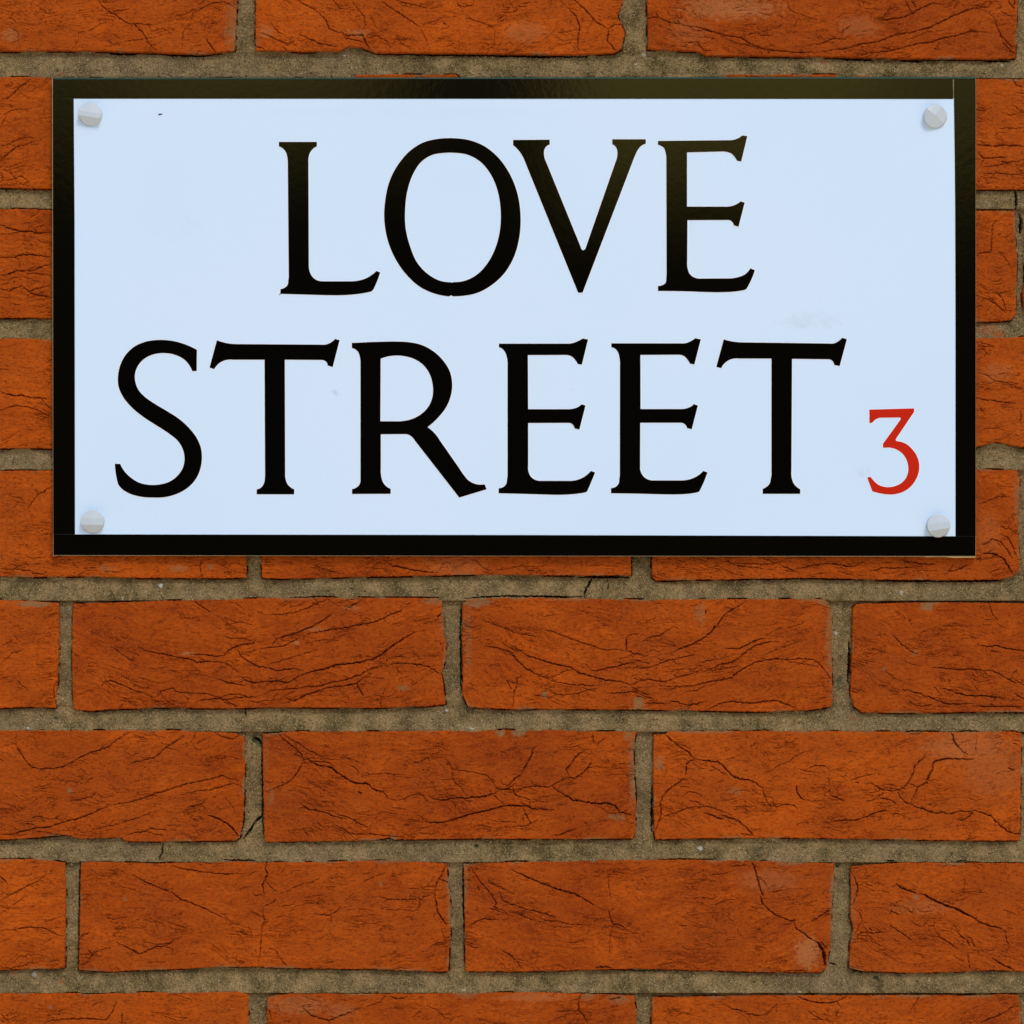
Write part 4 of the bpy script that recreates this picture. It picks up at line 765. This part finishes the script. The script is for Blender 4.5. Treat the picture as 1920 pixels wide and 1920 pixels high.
# small dark scuff below the upper edge
slab('scuff_mark', [(296.5, 213.8), (303.5, 212.6), (304.5, 214.4), (298.0, 216.4)], DFR + .00005, DFR + .00016, M['scuff'], sign)

# faceted screw caps
def cap(cx, cy, ang, band, off, tilt, label, slo=.0048, usl=.0003):
    r = 20.8 * S; ns, nr = 56, 12
    vs, fs = [], []
    ca, sa = math.cos(math.radians(ang)), math.sin(math.radians(ang))
    c = W(cx, cy, DFR + .0012)
    def h(x, z):
        u, v = x * ca + z * sa, -x * sa + z * ca
        u /= r; v = v / r - off
        return .0042 - .0016 * max(v - band, 0) - slo * max(-v - band, 0) - usl * abs(u) - tilt * v * .0003
    # square lattice clipped to a disc keeps the facets crisp
    import bmesh
    bm = bmesh.new()
    ring = [bm.verts.new((r * math.cos(2 * math.pi * i / ns), r * math.sin(2 * math.pi * i / ns), 0)) for i in range(ns)]
    f = bm.faces.new(ring)
    def cut(px_, py_, nx_, ny_):
        bmesh.ops.bisect_plane(bm, geom=bm.verts[:] + bm.edges[:] + bm.faces[:], plane_co=(px_, py_, 0), plane_no=(nx_, ny_, 0), dist=1e-7)
    for s in (1, -1):
        q = (off + s * band) * r
        cut(-q * sa, q * ca, -sa, ca)
    cut(0, 0, ca, sa)
    for v in bm.verts: v.co.z = h(v.co.x, v.co.y)
    rim = [e for e in bm.edges if e.is_boundary]
    ex_ = bmesh.ops.extrude_edge_only(bm, edges=rim)
    nv_ = [g for g in ex_['geom'] if isinstance(g, bmesh.types.BMVert)]
    for v in nv_: v.co.z -= .00018; v.co.x *= 1.03; v.co.y *= 1.03
    ed = [g for g in ex_['geom'] if isinstance(g, bmesh.types.BMEdge) and g.is_boundary]
    ex2 = bmesh.ops.extrude_edge_only(bm, edges=ed)
    for v in [g for g in ex2['geom'] if isinstance(g, bmesh.types.BMVert)]: v.co.z = -.0001; v.co.x *= 1.015; v.co.y *= 1.015
    bmesh.ops.recalc_face_normals(bm, faces=bm.faces)
    for v in bm.verts:
        x, y, z = v.co; v.co = (c[0] + x, -(DFR + .00006 + z), c[2] + y)
    me = bpy.data.meshes.new('screw_cap'); bm.to_mesh(me); bm.free()
    o = link('screw_cap', me, M['cap'], sign); o['label'] = label
    bpy.context.view_layer.update()
    ringpts = [(cx + 22.0 * math.cos(2 * math.pi * i / 40) * (1 + .02 * math.sin(3 * i)), cy + .8 + 21.6 * math.sin(2 * math.pi * i / 40)) for i in range(40)]
    flat_shape('washer', [ringpts], DFR + .00005, DFR + .00022, M['rust'], o)
cap(169.8, 213.8, -8, .20, -.10, 1, 'plastic screw cap turned slightly clockwise, upper left corner')
cap(1753.2, 218.0, 52, .30, .35, -1, 'plastic screw cap turned diagonally, upper right corner', .0022, .0015)
cap(174.0, 977.5, -2, .30, -.02, 0, 'plastic screw cap with a level facet band, lower left corner')
cap(1759.0, 985.5, 9, .30, -.05, 0, 'plastic screw cap turned slightly anticlockwise, lower right corner')
